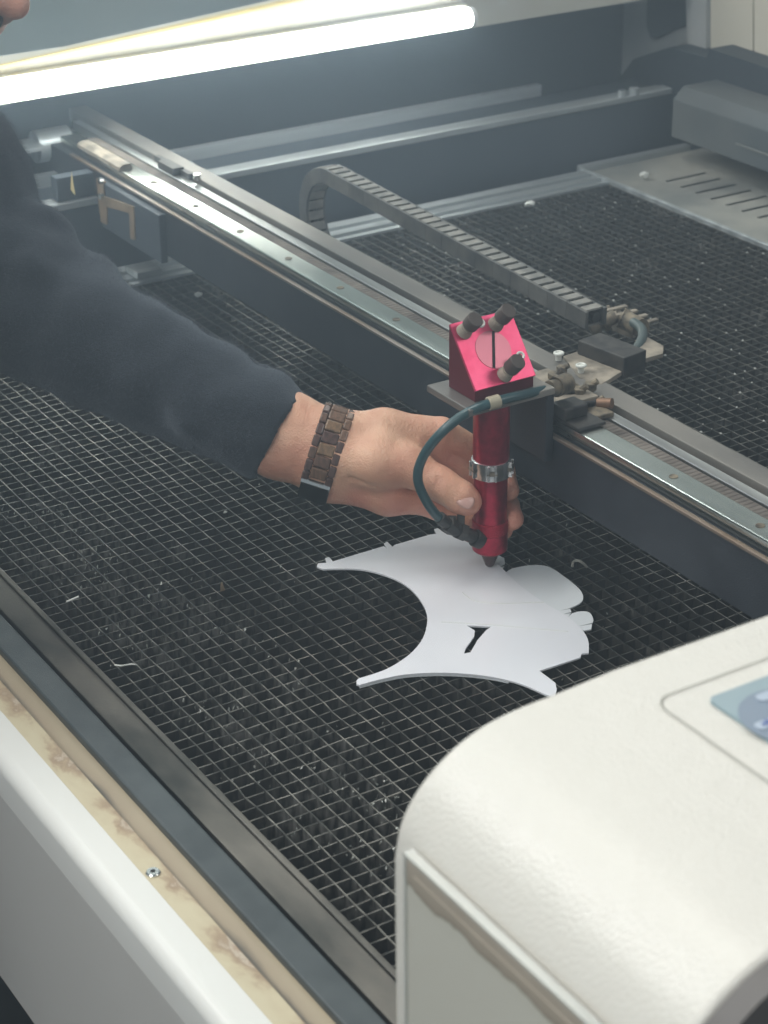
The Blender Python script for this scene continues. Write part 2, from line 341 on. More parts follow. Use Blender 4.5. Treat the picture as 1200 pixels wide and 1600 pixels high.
# front: blue strip, trough, ledge, lip, panel
obj('front_strip', bx(-.3715, -.3508, Y0, .9, -.03, -.001), M['blue'], H, bevel=.0015)
obj('gap_filler', bx(-.3507, -.3496, Y0, .9, -.05, -.014), M['black'], H)
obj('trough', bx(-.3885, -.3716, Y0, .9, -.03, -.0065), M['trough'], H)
bm = bmesh.new()
prism(bm, [(-.3886, -.03), (-.3886, -.0012), (-.3892, -.0006), (-.4045, -.0006), (-.4045, -.03)], 'y', Y0, .9)
obj('ledge', bm, M['ledge'], H)
pr = [(-.4047, -.03), (-.4047, .0002)]
for k in range(9):
    t = math.radians(90+90*k/8); pr.append((-.420+.010*math.cos(t), -.0098+.010*math.sin(t)))
pr += [(-.430, -.03)]
bm = bmesh.new(); prism(bm, pr, 'y', Y0, .9); obj('white_lip', bm, M['lipwhite'], H, smooth=True)
obj('front_panel', bx(-.430, -.405, Y0, .9, -.212, -.0302), M['frontwhite'], H)
obj('base', bx(-.40, .95, Y0, Y1, -.94, -.213), M['black'], H)
for yy in (-.187,):
    c = onz(240, 1363, 0)
    bm = bmesh.new(); lathe(bm, [(.0001, .0012), (.0038, .0012), (.0046, .0002), (.0046, -.001)][::-1], -.3985, c.y, 24)
    bm2 = bm; s = obj('panel_screw', bm2, M['silver'], H, smooth=True)
    bm = bmesh.new(); lathe(bm, [(.0018, .0011), (.0018, .00125)], -.3985, c.y, 6); obj('hex_socket', bm, M['black'], s)
# side rail structure (far left end)
bm = bmesh.new(); box(bm, -.40, .86, .797, .80, -.069, .066); obj('side_plate', bm, M['wall_dark'], H)
bm = bmesh.new(); box(bm, -.34, .825, .796, .816, .0665, .074); box(bm, -.34, .825, .822, .828, .066, .071); obj('guide_rail', bm, M['alux'], H, bevel=.001)
obj('rail_shelf', bx(-.34, .84, .8165, .90, .040, .060), M['wall_dark'], H)
zb0 = ony(740, 43, .845).z+.002
obj('ledge_strip', bx(-.34, .70, .90, .91, .060, .074), M['alux'], H)
obj('far_wall', bx(-.40, .915, 1.0, 1.02, -.069, zb0), M['wall_dark'], H)
for p in ((990, 150), (970, 158), (972, 148)):
    q = ony(*p, .80); bm = bmesh.new(); cyl(bm, (q.x, .80, .074), (q.x, .80, .082), .006 if p[0] > 980 else .004); obj('rail_bolt', bm, M['alux'], H)
# upper side wall panel carrying the light
q0 = ony(-60, 158, .845); q1 = ony(470, 0, .845); q2 = ony(1010, 2, .845); q3 = ony(740, 45, .845)
def sidez(px, py): q = ony(px, py, .845); return (q.x, q.z)
zb = ony(740, 43, .845).z
bm = bmesh.new()
prism(bm, [(-.34, zb), (.89, zb), (.89, .60), sidez(700, -54), sidez(470, 0), sidez(0, 106), sidez(-300, 172)], 'y', .845, .870)
obj('side_wall_panel', bm, M['wallwhite'], H)
bm = bmesh.new(); prism(bm, [sidez(-60, 118), sidez(0, 104), sidez(470, -2), sidez(470, -6), sidez(0, 100), sidez(-60, 114)][::-1], 'y', .838, .846); obj('wall_trim', bm, M['tape'], H)
obj('panel_shelf', bx(-.34, .89, .8705, .999, zb+.004, zb+.010), M['wallwhite'], H)
# rear end
bm = bmesh.new()
def rz(px, py, X=.905): q = onx(px, py, X); return (q.y, q.z)
prism(bm, [(.999, -.069), (.999, .32), (-.5, .32), (-.5, -.069)], 'x', .905, .925); obj('rear_panel', bm, M['rear'], H)
def rear_patch(name, pts, m, X=.904, t=.006):
    bm = bmesh.new(); prism(bm, [rz(*p, X) for p in pts], 'x', X-t, X); return obj(name, bm, m, H)
rear_patch('rear_opening', [(1018, -40), (1016, 40), (1022, 58), (1030, 60), (1062, 44), (1080, 40), (1080, -40)], M['wall_dark'])
rear_patch('beige_cover', [(1116, -60), (1116, 92), (1182, 112), (1182, -60)], M['beige'])
rear_patch('beige_cover', [(1184.5, -60), (1184.5, 112), (1300, 150), (1300, -60)], M['beige'])
rear_patch('grey_cover', [(1082, -60), (1084, 50), (1090, 96), (1114, 104), (1114, -60)], M['rear'], .904, .012)
# dark exhaust duct in front of the rear panel
bm = bmesh.new()
prof = [rz(968, 122, .86), rz(990, 92, .86), rz(1046, 74, .86), rz(1104, 90, .86), rz(1108, 76, .86), rz(1330, 150, .86), (-.5, -.05), rz(968, 200, .86)]
prism(bm, prof, 'x', .86, .90); obj('duct_back', bm, M['wall_dark'], H)
ya = onx(1048, 214, .79)
bm = bmesh.new(); prism(bm, [(.79, ya.z), (.79, ya.z+.048), (.805, ya.z+.062), (.859, ya.z+.062), (.859, ya.z)], 'y', -.5, ya.y); M['duct'] = mat('grey_duct_paint', (.10, .115, .12), .7); mottle(M['duct'], (.075, .09, .10), (.13, .14, .14), 7); obj('exhaust_duct', bm, M['duct'], H, bevel=.002)  # duct coloured lighter and greyer than the dark walls
obj('duct_seam', bx(.7885, .79, -.5, ya.y-.12, ya.z+.020, ya.z+.022), M['dust'], H)

# ================================================================== CUTTING BED
BED = thing('cutting_bed', 'dark rectangular metal cutting grid in its worn metal frame', 'cutting bed', (0, 0, -.02))
GX0, GX1, GY0, GY1, PXG, PYG = -.3240, .664, -.49, .712, .01235, .01204
bm = bmesh.new()
rs = random.Random(3); GH = .0095
def wob(t, s, amp): return amp*noise.noise(Vector((t*9, s*3.7, 1.3)))+amp*.6*noise.noise(Vector((t*45, s*7.1, 4)))
def slat(bm, fixed, a, b, along, dents, hgt, top):
    n = int((b-a)/.014); th = .00050; prev = None
    for i in range(n+1):
        t = a+(b-a)*i/n; f = fixed+wob(t, fixed*50, .0009)
        for (dt, dw, da) in dents: f += da*math.exp(-((t-dt)/dw)**2)
        z1 = top+.0007*noise.noise(Vector((t*30, fixed*90, 2)))
        P4 = [(f-th, z1-hgt), (f+th, z1-hgt), (f+th, z1), (f-th, z1)]
        ring = [bm.verts.new((u, t, z) if along == 'y' else (t, u, z)) for u, z in P4]
        if prev:
            for k in range(4): bm.faces.new((prev[k], prev[(k+1) % 4], ring[(k+1) % 4], ring[k]))
        prev = ring
x = GX0; i = 0
while x <= GX1+.001:
    dn = [(rs.uniform(GY0, GY1), .008, rs.uniform(-.003, .003)) for _ in range(2 if rs.random() < .35 else 0)]
    slat(bm, x, GY0, GY1, 'y', dn, GH, 0); x += PXG
y = GY1
while y >= GY0:
    dn = [(rs.uniform(GX0, GX1), .010, rs.uniform(-.0035, .0035)) for _ in range(2 if rs.random() < .4 else 0)]
    slat(bm, y, GX0, GX1, 'x', dn, GH, -.0006); y -= PYG
obj('grid', bm, M['grid'], BED)
bm = bmesh.new(); box(bm, -.3494, -.3290, -.50, .776, -.05, .0003); box(bm, -.3289, -.3245, -.50, .776, -.05, .0020); obj('front_frame', bm, M['frontmetal'], BED, bevel=.0006)
bm = bmesh.new()
for a, b_, z in ((.7125, .7205, .002), (.7205, .728, -.002), (.728, .741, .003), (.741, .749, -.002), (.749, .762, .004), (.762, .772, .001)): box(bm, -.3245, .665, a, b_, -.03, z)
obj('rear_frame', bm, M['alux'], BED)
obj('cross_block', bx(.045, .075, .716, .744, .0045, .012), M['alux'], BED, bevel=.001)
bm = bmesh.new(); box(bm, .6655, .671, -.49, .7725, -.03, .005); obj('side_frame', bm, M['alux'], BED, bevel=.001)
# dusty slotted tray beside the bed
TR = thing('slotted_tray', 'dusty grey metal tray with a row of slots beside the grid', 'tray', (.74, .3, -.02))
bm = bmesh.new(); box(bm, .672, .86, -.49, .7725, -.012, -.003); obj('plate', bm, M['dust'], TR)
bm = bmesh.new(); box(bm, .672, .84, .7726, .785, -.02, .004); obj('rim', bm, M['alux'], TR)
bm = bmesh.new()
for k in range(34):
    yy = .690-k*.0275; box(bm, .735, .795, yy-.002, yy+.002, -.0029, -.0024)
obj('slots', bm, M['black'], TR)

# ================================================================== GANTRY
G = thing('gantry', 'long grey metal beam with bright linear rail spanning the cutting bed', 'gantry', (.08, .3, .05))
GA, GB = -.62, .96
obj('beam', bx(.042, .122, GA, GB, .056, .1035), M['dark'], G, bevel=.001)
obj('front_lip', bx(.0405, .0450, GA, .86, .1036, .1062), M['dirtyrail'], G, bevel=.0006)
bm = bmesh.new(); box(bm, .0500, .0700, GA, .90, .1036, .1090); box(bm, .0480, .0702, GA, .90, .1091, .1150)
obj('linear_rail', bm, M['rail'], G, bevel=.0012)
obj('belt', bx(.0715, .0835, GA, .88, .1085, .1125), M['belt'], G)
obj('belt_bed', bx(.0705, .0845, GA, .90, .1036, .1084), M['black'], G)
obj('light_strip', bx(.0850, .0952, GA, .95, .1036, .1140), M['alu'], G, bevel=.0006)
obj('cover_strip', bx(.0995, .1205, GA, .99, .1036, .1175), M['strip'], G, bevel=.0008)
yy = -.235
hi = 0
while yy < .84:
    if not (-.06 < yy < .07):
        bm = bmesh.new(); lathe(bm, [(.0001, .1149), (.0032, .1149), (.0034, .1154), (.0030, .1156), (.0024, .1153), (.0001, .1152)], .0592, yy, 16); obj('rail_screw', bm, M['brownfit'], G, smooth=True)
    yy += .0925
# gantry end near the far guide rail
bm = bmesh.new(); box(bm, -.002, .041, .80, .815, .075, .101); obj('end_plate', bm, M['wall_dark'], G, bevel=.001)
obj('end_block', bx(.0335, .0412, .63, .771, .050, .101), M['wall_dark'], G, bevel=.001)
q = onx(165, 300, .036); 
bm = bmesh.new()
def gx(px, py, X=.036): q = onx(px, py, X); return (q.y, q.z)
prism(bm, [gx(156, 278), gx(166, 284), gx(168, 306), gx(214, 322), gx(216, 374), gx(209, 372), gx(207, 332), gx(172, 322), gx(172, 350), gx(163, 346)], 'x', .032, .036)
obj('sensor_bracket', bm, M['brass'], G)
for p in ((160, 282), (161, 306)):
    a = onx(*p, .0315); bm = bmesh.new(); cyl(bm, a, a+Vector((-.004, 0, 0)), .0035, 12); obj('bracket_screw', bm, M['silver'], G)
bm = bmesh.new(); prism(bm, [(.0465, .1145), (.0465, .1185), (.052, .121), (.060, .121), (.062, .1145)], 'y', .745, .85); obj('tan_slider', bm, M['tan'], G)
bm = bmesh.new(); a = [gx(111, 296, -.0125), gx(118, 305, -.0125), gx(112, 268, -.0125)]; prism(bm, a, 'x', -.0130, -.0125); obj('warning_triangle', bm, M['tape'], G)
bm = bmesh.new(); box(bm, .094, .1, .68, .76, .106, .120); box(bm, .086, .0985, .70, .735, .1145, .122); obj('belt_tensioner', bm, M['blackp'], G)
a = Vector((.096, .665, .118)); bm = bmesh.new(); cyl(bm, a, a+Vector((0, 0, .006)), .004); obj('tensioner_screw', bm, M['silver'], G)
bm = bmesh.new(); cyl(bm, (.03, .93, .098), (.07, .93, .098), .018); obj('belt_pulley', bm, M['alux'], G, smooth=True)
obj('end_shelf', bx(-.005, .03, .90, .94, .102, .106), M['alux'], G)

# ================================================================== DRAG CHAIN
CH = thing('drag_chain', 'dusty dark plastic cable drag chain looping up behind the beam', 'drag chain', (.18, .3, .05))
path = []
R0 = .046; cy0, cz0 = .528, .098
yy = .22
while yy < cy0: path.append((yy, cz0-R0)); yy += .0135
for k in range(11):
    t = -math.pi/2+math.pi*(k+.5)/11; path.append((cy0+R0*math.cos(t), cz0+R0*math.sin(t)))
yy = cy0-.004
while yy > .100: path.append((yy, cz0+R0-.013*(cy0-yy)/.4)); yy -= .0135
CX0, CX1 = .168, .187
linkm = None
for i in range(len(path)-1):
    (ya_, za), (yb, zb2) = path[i], path[i+1]
    t = Vector((0, yb-ya_, zb2-za)); ln = t.length; t.normalize(); n_ = Vector((1, 0, 0)).cross(t); n_.normalize()
    ctr = Vector((0, (ya_+yb)/2, (za+zb2)/2))
    bm = bmesh.new(); X_ = Vector((1, 0, 0))
    off = .0003 if i % 2 else 0
    for xx in (CX0+off, CX1-off): obox(bm, ctr+X_*xx, X_, t, n_, .0030, ln*1.16, .0150)
    for f in bm.faces: f.material_index = 0
    k0 = len(bm.faces)
    for s in (-1, 1): obox(bm, ctr+X_*(CX0+CX1)/2+n_*s*.0069, X_, t, n_, .0170, ln*.66, .0020)
    bm.faces.ensure_lookup_table()
    for f in bm.faces[k0:]: f.material_index = 1
    obj('link', bm, [M['chain'], M['chaintop']], CH, bevel=.0004)
# cable inside
bm = bmesh.new(); tube(bm, [Vector((.179, a, b_)) for a, b_ in path], .0045, 8); obj('cable', bm, M['blackp'], CH, smooth=True)

# ================================================================== LASER HEAD
LH = thing('laser_cutting_unit', 'red anodised laser head with angled mirror mount and pointed nozzle', 'laser head', (0, 0, 0))
ax, ay = .0, .0
_t = onz(765, 884, .0040); ax, ay = _t.x, _t.y
bm = bmesh.new(); lathe(bm, [(.0020, .0040), (.0034, .0052), (.0074, .0160), (.0074, .019)], ax, ay, 40); obj('nozzle', bm, M['nozzle'], LH, smooth=True)
bm = bmesh.new(); lathe(bm, [(.0080, .0155), (.0136, .0196), (.0136, .0345)], ax, ay, 48); obj('nozzle_cap', bm, M['red'], LH, smooth=True)
bm = bmesh.new(); lathe(bm, [(.0134, .0346), (.01385, .0350), (.01385, .0440), (.0132, .0447)], ax, ay, 64); obj('knurled_collar', bm, M['redknurl'], LH, smooth=True)
bm = bmesh.new(); lathe(bm, [(.0128, .0448), (.0128, .0860)], ax, ay, 48); obj('lower_barrel', bm, M['red'], LH, smooth=True)
bm = bmesh.new(); lathe(bm, [(.0138, .0861), (.0138, .1435)], ax, ay, 48); obj('upper_barrel', bm, M['red'], LH, smooth=True)
bm = bmesh.new(); lathe(bm, [(.0129, .0822), (.0148, .0825), (.0150, .0957), (.0141, .0962)], ax, ay, 48); hc = obj('hose_clamp', bm, M['clamp'], LH, smooth=True)
vd = Vector((-.52, -.85, 0)).normalized()
for s, e_ in ((.0, 1), (-1.15, 0), (1.3, 0)):
    d_ = Matrix.Rotation(s, 3, 'Z') @ vd; t_ = Vector((-d_.y, d_.x, 0)); p_ = Vector((ax, ay, .0892))+d_*.0150
    bm = bmesh.new(); obox(bm, p_+t_*.0028, t_, Vector((0, 0, 1)), d_, .0016, .012, .004); obox(bm, p_-t_*.0028, t_, Vector((0, 0, 1)), d_, .0016, .012, .004); obj('clamp_lug', bm, M['clamp'], hc, bevel=.0003)
    bm = bmesh.new(); cyl(bm, p_+d_*.0005-t_*.004, p_+d_*.0005+t_*.004, .0016, 10); obj('clamp_screw', bm, M['brownfit'], hc)
# mounting plate and carriage
obj('mount_plate', bx(-.0405, .0365, -.030, .027, .1438, .1492), M['strip'], LH, bevel=.0008)
obj('carriage_arm', bx(.0330, .0404, -.024, .050, .086, .1437), M['dark'], LH, bevel=.001)  # bracket kept dark to stand in for the shade beside the barrel
obj('carriage_plate', bx(.0405, .090, -.014, .052, .1190, .1245), M['tan'], LH, bevel=.001)
obj('carriage_block', bx(.047, .073, -.046, .046, .1160, .1188), M['blackp'], LH, bevel=.001)
rs = random.Random(5)
for k, (px, py, z, r, hgt) in enumerate([(868, 590, .125, .007, .010), (905, 612, .125, .006, .008), (888, 618, .118, .008, .014), (932, 628, .118, .005, .006), (915, 634, .115, .006, .010), (896, 640, .112, .006, .012), (878, 575, .125, .005, .004), (922, 602, .124, .006, .006)]):
    q = onz(px, py, z); bm = bmesh.new(); cyl(bm, (q.x, q.y, z-.004), (q.x, q.y, z+hgt*.4), r*.9, 6); cyl(bm, (q.x, q.y, z), (q.x+.004, q.y-.004, z+hgt*.7), r*.45, 10); obj('carriage_bolt', bm, M['brownfit'], LH, bevel=.0006)
for k, pl in enumerate([[(852, 612, .125), (862, 598, .131), (880, 594, .131), (893, 604, .124)], [(858, 622, .118), (880, 612, .126), (905, 614, .124), (925, 624, .116)], [(885, 648, .113), (900, 636, .122), (915, 640, .118), (908, 652, .112)]]):
    bm = bmesh.new(); tube(bm, catmull([onz(*p) for p in pl], 6), (.0034, .0022, .0018)[k], 10); obj('cable_loop', bm, M['blackp'], LH, smooth=True)
obj('sensor_block', bx(.046, .068, -.030, -.012, .1190, .1290), M['blackp'], LH, bevel=.0015)
obj('belt_clip', bx(.068, .090, -.034, -.016, .1140, .1180), M['brownfit'], LH, bevel=.001)
q = onz(934, 630, .119); bm = bmesh.new(); cyl(bm, q, q+Vector((.006, -.010, .002)), .0042, 14); obj('copper_fitting', bm, mat('copper_fitting', (.22, .13, .085), .45, .6), LH, smooth=True)
bm = bmesh.new(); tube(bm, catmull([onz(880, 640, .112), onz(905, 632, .122), onz(930, 628, .121)], 8), .0014, 8); obj('thin_wire', bm, M['blackp'], LH, smooth=True)
# mirror mount
PX0, PX1, PY0, PY1 = -.029, .0235, -.020, .0145
bm = bmesh.new(); prism(bm, [(PY0, .1495), (PY0, .1580), (PY1-.001, .1985), (PY1, .1985), (PY1, .1495)], 'x', PX0, PX1)
mount = obj('mirror_mount', bm, M['reddark'], LH, bevel=.0004)
sl = Vector((0, PY1-.001-PY0, .1985-.1580)); sl.normalize(); nn = Vector((1, 0, 0)).cross(sl); 
if nn.z < 0: nn = -nn
slc = Vector(((PX0+PX1)/2, (PY0+PY1-.001)/2, (.1580+.1985)/2)); X_ = Vector((1, 0, 0))
bm = bmesh.new(); obox(bm, slc+nn*.0012, X_, sl, nn, PX1-PX0+.0016, .0536, .0022); obj('angled_face', bm, M['redface'], mount, bevel=.0004)
def disc(bm, c, n_, r, h, seg=32): cyl(bm, c, c+n_*h, r, seg)
bm = bmesh.new(); disc(bm, slc+nn*.0021, nn, .0148, .0006, 48); dd = obj('mirror_disc', bm, M['mirror'], mount, smooth=True)
bm = bmesh.new(); ks = -(sl.dot(IR))/(X_.dot(IR)); s2_ = (sl+X_*ks).normalized(); obox(bm, slc+nn*.0030, s2_.cross(nn), s2_, nn, .0020, .0288, .0006); obj('disc_slot', bm, M['black'], dd)
for (u, v, hgt) in ((-.0185, .0185, .014), (.0095, .0180, .016), (.0010, -.0205, .016)):
    c = slc+nn*.0023+X_*u+sl*v; axv = (nn+Vector((.18, 0, .25))).normalized()
    bm = bmesh.new(); cyl(bm, c, c+axv*.006, .0062, 24, .0050); cyl(bm, c+axv*.006, c+axv*.009, .0040, 20); s_ = obj('adjusting_screw', bm, M['tan'], mount, smooth=True)
    bm = bmesh.new(); cyl(bm, c+axv*.009, c+axv*(hgt+.004), .0062, 28); obj('knob', bm, M['knob'], s_, smooth=True, bevel=.0005)
for p, dz in (((751, 505), 0), ((813, 556), 0)):
    rr_ = ray(*p); t_ = ((slc+nn*.013)-Vector(CP)).dot(nn)/Vector(rr_).dot(nn); c = Vector(CP)+Vector(rr_)*t_
    bm = bmesh.new(); seg = 28
    pts = [c+(IR*math.cos(a*2*math.pi/seg)+IU*math.sin(a*2*math.pi/seg))*.0026 for a in range(seg+1)]
    nr = (nn+IB*.5).normalized(); e1 = nr.orthogonal().normalized(); e2 = nr.cross(e1)
    pts = [c+(e1*math.cos(a*2*math.pi/seg)+e2*math.sin(a*2*math.pi/seg))*.0026 for a in range(seg+1)]
    tube(bm, pts, .0010, 8, cap=False); obj('locking_ring', bm, M['ring'], mount, smooth=True)
    bm = bmesh.new(); cyl(bm, c-nn*.012, c-nr*.0005, .0016, 12); obj('ring_stud', bm, M['tan'], mount)

# parts of the carriage behind the beam
q = onz(935, 560, .118)
bm = bmesh.new(); prism(bm, [tuple(onz(*p, .118).xy) for p in ((880, 556), (905, 548), (975, 578), (940, 600), (905, 590))], 'z', .114, .118); obj('rear_bracket', bm, M['tan'], LH, bevel=.0006)
bm = bmesh.new(); prism(bm, [tuple(onz(*p, .112).xy) for p in ((985, 545), (1008, 524), (1037, 540), (1036, 552), (1004, 561), (992, 556))], 'z', .108, .112); obj('tan_tab', bm, M['tan'], LH, bevel=.0006)
a = onz(912, 528, .130); b2 = onz(985, 556, .130)
bm = bmesh.new(); ax_ = (b2-a).normalized(); ay_ = Vector((0, 0, 1)).cross(ax_); obox(bm, (a+b2)/2+ay_*.006-Vector((0, 0, .009)), ax_, ay_, Vector((0, 0, 1)), (b2-a).length, .026, .018); obj('connector_block', bm, M['blackp'], LH, bevel=.001)
a = W(922, 514, 1.80); b2 = W(950, 500, 1.80); b3 = W(995, 508, 1.80)
bm = bmesh.new(); cyl(bm, a, W(935, 508, 1.80), .0075, 20); cyl(bm, W(935, 508, 1.80), W(946, 503, 1.80), .0055, 20); cyl(bm, W(941, 505, 1.80), W(949, 501, 1.80), .0090, 20); cyl(bm, W(949, 501, 1.80), W(962, 494, 1.80), .0062, 20); obj('valve_fitting', bm, M['brownfit'], LH, smooth=True)
bm = bmesh.new(); cyl(bm, W(978, 500, 1.80), W(1002, 513, 1.78), .0085, 20); cyl(bm, W(970, 496, 1.80), W(980, 501, 1.80), .0100, 6); obj('hose_nut', bm, M['brownfit'], LH, smooth=True)
bm = bmesh.new()
for k in range(4):
    c = W(950+16*k, 487+7*k, 1.83); obox(bm, c, IR, IU, IB, .0030, .011, .008); obox(bm, c+Vector((.003, -.006, .004)), X_, Vector((0, 1, 0)), Vector((0, 0, 1)), .026, .005, .0025)
obox(bm, W(975, 506, 1.83), ax_, ay_, Vector((0, 0, 1)), .042, .022, .010)
obj('chain_anchor', bm, M['tan'], LH, bevel=.0008)
for p in ((873, 552), (908, 571)):
    c = onz(*p, .124); bm = bmesh.new(); tube(bm, [c+Vector((math.cos(t*math.pi/10), math.sin(t*math.pi/10), 0))*.0034 for t in range(21)], .0012, 8, cap=False); cyl(bm, c-Vector((0, 0, .006)), c, .0025, 10); obj('washer_bolt', bm, M['ring'], LH, smooth=True)
bm = bmesh.new(); tube(bm, catmull([W(990, 504, 1.76), W(1003, 515, 1.735), W(1002, 533, 1.710), W(986, 555, 1.690), W(958, 573, 1.672), W(930, 586, 1.655), W(905, 596, 1.64)], 8), .0042, 14); obj('air_hose_rear', bm, M['hosegrey'], LH, smooth=True)

# air hose in front
HO = thing('air_hose', 'dark teal air hose curving from the carriage down to the nozzle', 'hose', W(770, 629, 1.5))
hp = [W(880, 601, 1.555), W(868, 606, 1.545), W(830, 614, 1.52), W(770, 629, 1.50), W(725, 648, 1.497), W(686, 680, 1.50), W(660, 716, 1.51), W(653, 750, 1.518), W(668, 786, 1.528), W(688, 812, 1.54)]
bm = bmesh.new(); tube(bm, catmull(hp, 8), .0037, 16); obj('tubing', bm, M['hose'], HO, smooth=True)
bm = bmesh.new(); cyl(bm, W(762, 631, 1.4995), W(780, 626, 1.503), .0050, 20); obj('hose_clip', bm, M['hclamp'], HO, smooth=True, bevel=.0004)
bm = bmesh.new(); cyl(bm, W(857, 608, 1.538), W(868, 605, 1.545), .0062, 20); cyl(bm, W(868, 605, 1.545), W(886, 598, 1.556), .0078, 20); obj('hose_barb', bm, M['brownfit'], HO, smooth=True)
bm = bmesh.new()
e0 = W(686, 808, 1.538); e1 = W(706, 824, 1.550); e2 = Vector((ax, ay, .0310))+Vector((-.80, -.35, 0)).normalized()*.012
cyl(bm, e0, e1, .0048, 16); cyl(bm, e0+(e1-e0)*.6, e1+(e1-e0)*.12, .0068, 6); cyl(bm, e1, e2, .0054, 16); cyl(bm, e1+(e2-e1)*.2, e1+(e2-e1)*.42, .0072, 6); cyl(bm, e1+(e2-e1)*.74, e2, .0070, 16)
obox(bm, e1+IU*.006, IR, IU, IB, .007, .006, .006); obox(bm, W(720, 812, 1.555), IR, IU, IB, .006, .009, .006)
obj('elbow_fitting', bm, M['blackp'], HO, bevel=.0006)

# ================================================================== CUT SHEETS
def pxpoly(pts, z): return [tuple(onz(*p, z).xy) for p in pts]
def arc(pts, n=6):
    q = catmull([(p[0], p[1], 0) for p in pts], n); return [(v.x, v.y) for v in q]
def sheet(name, outlines, z0, z1, m, label, group='white acrylic sheets cut into curved pieces'):
    bm = bmesh.new()
    prism(bm, pxpoly(outlines, z1), 'z', z0, z1)
    return tag(obj(name, bm, m, bevel=.00015), label, 'acrylic sheet', group)
edgeA = arc([(497, 889), (560, 889), (603, 899), (634, 914), (655, 935), (667, 960), (665, 985), (655, 1006), (635, 1026), (602, 1046), (560, 1060)], 6)
edgeB = arc([(562, 1070), (600, 1060), (640, 1053), (700, 1051), (760, 1056), (810, 1067), (848, 1083)], 6)
edgeC = arc([(740, 846), (775, 878), (810, 912), (850, 941), (885, 962), (908, 982), (919, 1000), (920, 1020)], 5)
main = [(495, 885), (497, 880), (510, 879), (508, 872), (514, 870), (520, 877), (600, 853), (604, 857), (600, 849), (605, 846), (613, 854), (617, 851), (672, 835), (682, 834), (678, 827), (684, 825), (695, 833), (712, 838)] + edgeC + \
       [(909, 1021), (907, 1027), (843, 1048), (868, 1067), (870, 1078), (866, 1090)] + edgeB[::-1] + [(557, 1069), (557, 1063)] + edgeA[::-1][:-1]
# slot opening: bridge cut through the outline is avoided by using a separate boolean piece
s1 = sheet('acrylic_sheet', main, .0019, .0034, M['sheet'], 'large white cut acrylic sheet with two curved bites on top of the grid')
slot = arc([(729, 977), (748, 978), (768, 979)], 2)+[(760, 984), (746, 1000), (735, 1019), (725, 1021), (727, 1014), (741, 994), (742, 985)]
bmc = bmesh.new(); prism(bmc, pxpoly(slot, .0034), 'z', -.002, .02)
cut = obj('cutter', bmc, M['sheet']); bpy.context.view_layer.update()
bo = s1.modifiers.new('b', 'BOOLEAN'); bo.object = cut; bo.operation = 'DIFFERENCE'; bo.solver = 'EXACT'
s1.modifiers.move(1, 0)
dg = bpy.context.evaluated_depsgraph_get(); me = bpy.data.meshes.new_from_object(s1.evaluated_get(dg)); s1.modifiers.clear(); s1.data = me
bpy.data.objects.remove(cut)
lobes = [(700, 860), (740, 866), (760, 868), (778, 867), (788, 872), (789, 880), (775, 886), (788, 885), (776, 893), (790, 894)] + arc([(800, 888), (828, 883), (856, 885), (882, 901), (904, 919), (911, 931), (908, 941), (893, 949), (876, 954)], 5) + \
        [(891, 951), (893, 956), (878, 960), (892, 958), (888, 964)] + arc([(894, 958), (908, 955), (921, 957), (927, 967), (926, 973)], 4) + [(905, 978), (925, 975), (924, 983), (908, 986), (900, 1000), (850, 1000), (760, 960)]
s2 = sheet('acrylic_sheet', lobes, .0004, .0016, M['sheet2'], 'paler acrylic sheet with rounded lobes sticking out from under the large sheet')
low = [(x+3, y+4) for x, y in main[18:-20]]
s3 = sheet('acrylic_strip', [(558, 1064), (560, 1070.5)]+[(x, y+3.5) for x, y in edgeB[:-8]]+[(800, 1040), (650, 1045)], .0004, .0016, M['sheet2'], 'thin pointed edge of acrylic lying directly below the large sheet')

for pl in ([(690, 972), (760, 976), (830, 982), (888, 987)], [(722, 925), (740, 938), (775, 943), (850, 941)]):
    bm = bmesh.new(); tube(bm, [onz(*p, .0034) for p in arc(pl, 5)], .00035, 6); obj('reflection_line', bm, M['ring'], s1)  # pale lines painted in as reflections on the glossy sheet
# debris on the grid
def bit(name, pts, r, m, label, cat): 
    bm = bmesh.new(); tube(bm, catmull(pts, 6), r, 8); tag(obj(name, bm, m, smooth=True), label, cat)
bit('plastic_curl', [onz(894, 886, .001), onz(896, 878, .004), onz(903, 876, .007), onz(911, 880, .005), onz(917, 886, .001)], .0011, M['dust'], 'small pale curled offcut on the grid beside the rounded acrylic lobes', 'offcut')
bm = bmesh.new(); v = [bm.verts.new(p) for p in (onz(344, 925, .001), onz(352, 922, .001), onz(347, 909, .009), onz(345, 911, .008))]
bmesh.ops.convex_hull(bm, input=v); tag(obj('offcut_chip', bm, M['brass']), 'tiny brown triangular chip standing upright on the open grid', 'offcut')
bit('plastic_thread', [onz(179, 1039, .001), onz(190, 1040, .001), onz(205, 1038, .003), onz(214, 1039, .001)], .0006, M['ring'], 'thin white thread lying on the grid near the front frame', 'offcut')
bit('offcut_stick', [onz(104, 940, .001), onz(114, 936, .003), onz(123, 932, .004)], .0008, M['ring'], 'short white sliver lying across the grid near the left edge', 'offcut')
c = onz(460, 1040, -.004)
for (px, py, r, lb) in ((828, 318, .006, 'pale crumb of waste lying on the far metal frame'), (1007, 273, .006, 'pale crumb of waste near the slots of the dusty tray'), (310, 460, .004, 'pale crumb on the grid beyond the dark sleeve'), (352, 800, .0015, 'tiny pale fleck on the open grid right of the sleeve')):
    p = onz(px, py, .004); bm = bmesh.new(); bmesh.ops.create_icosphere(bm, subdivisions=2, radius=r, matrix=Matrix.Translation(p) @ Matrix.Diagonal((1.2, .7, .6, 1)))
    for v in bm.verts: v.co += Vector((random.uniform(-1, 1),)*3)*r*.18
    tag(obj('crumb', bm, M['ring']), lb, 'crumb')
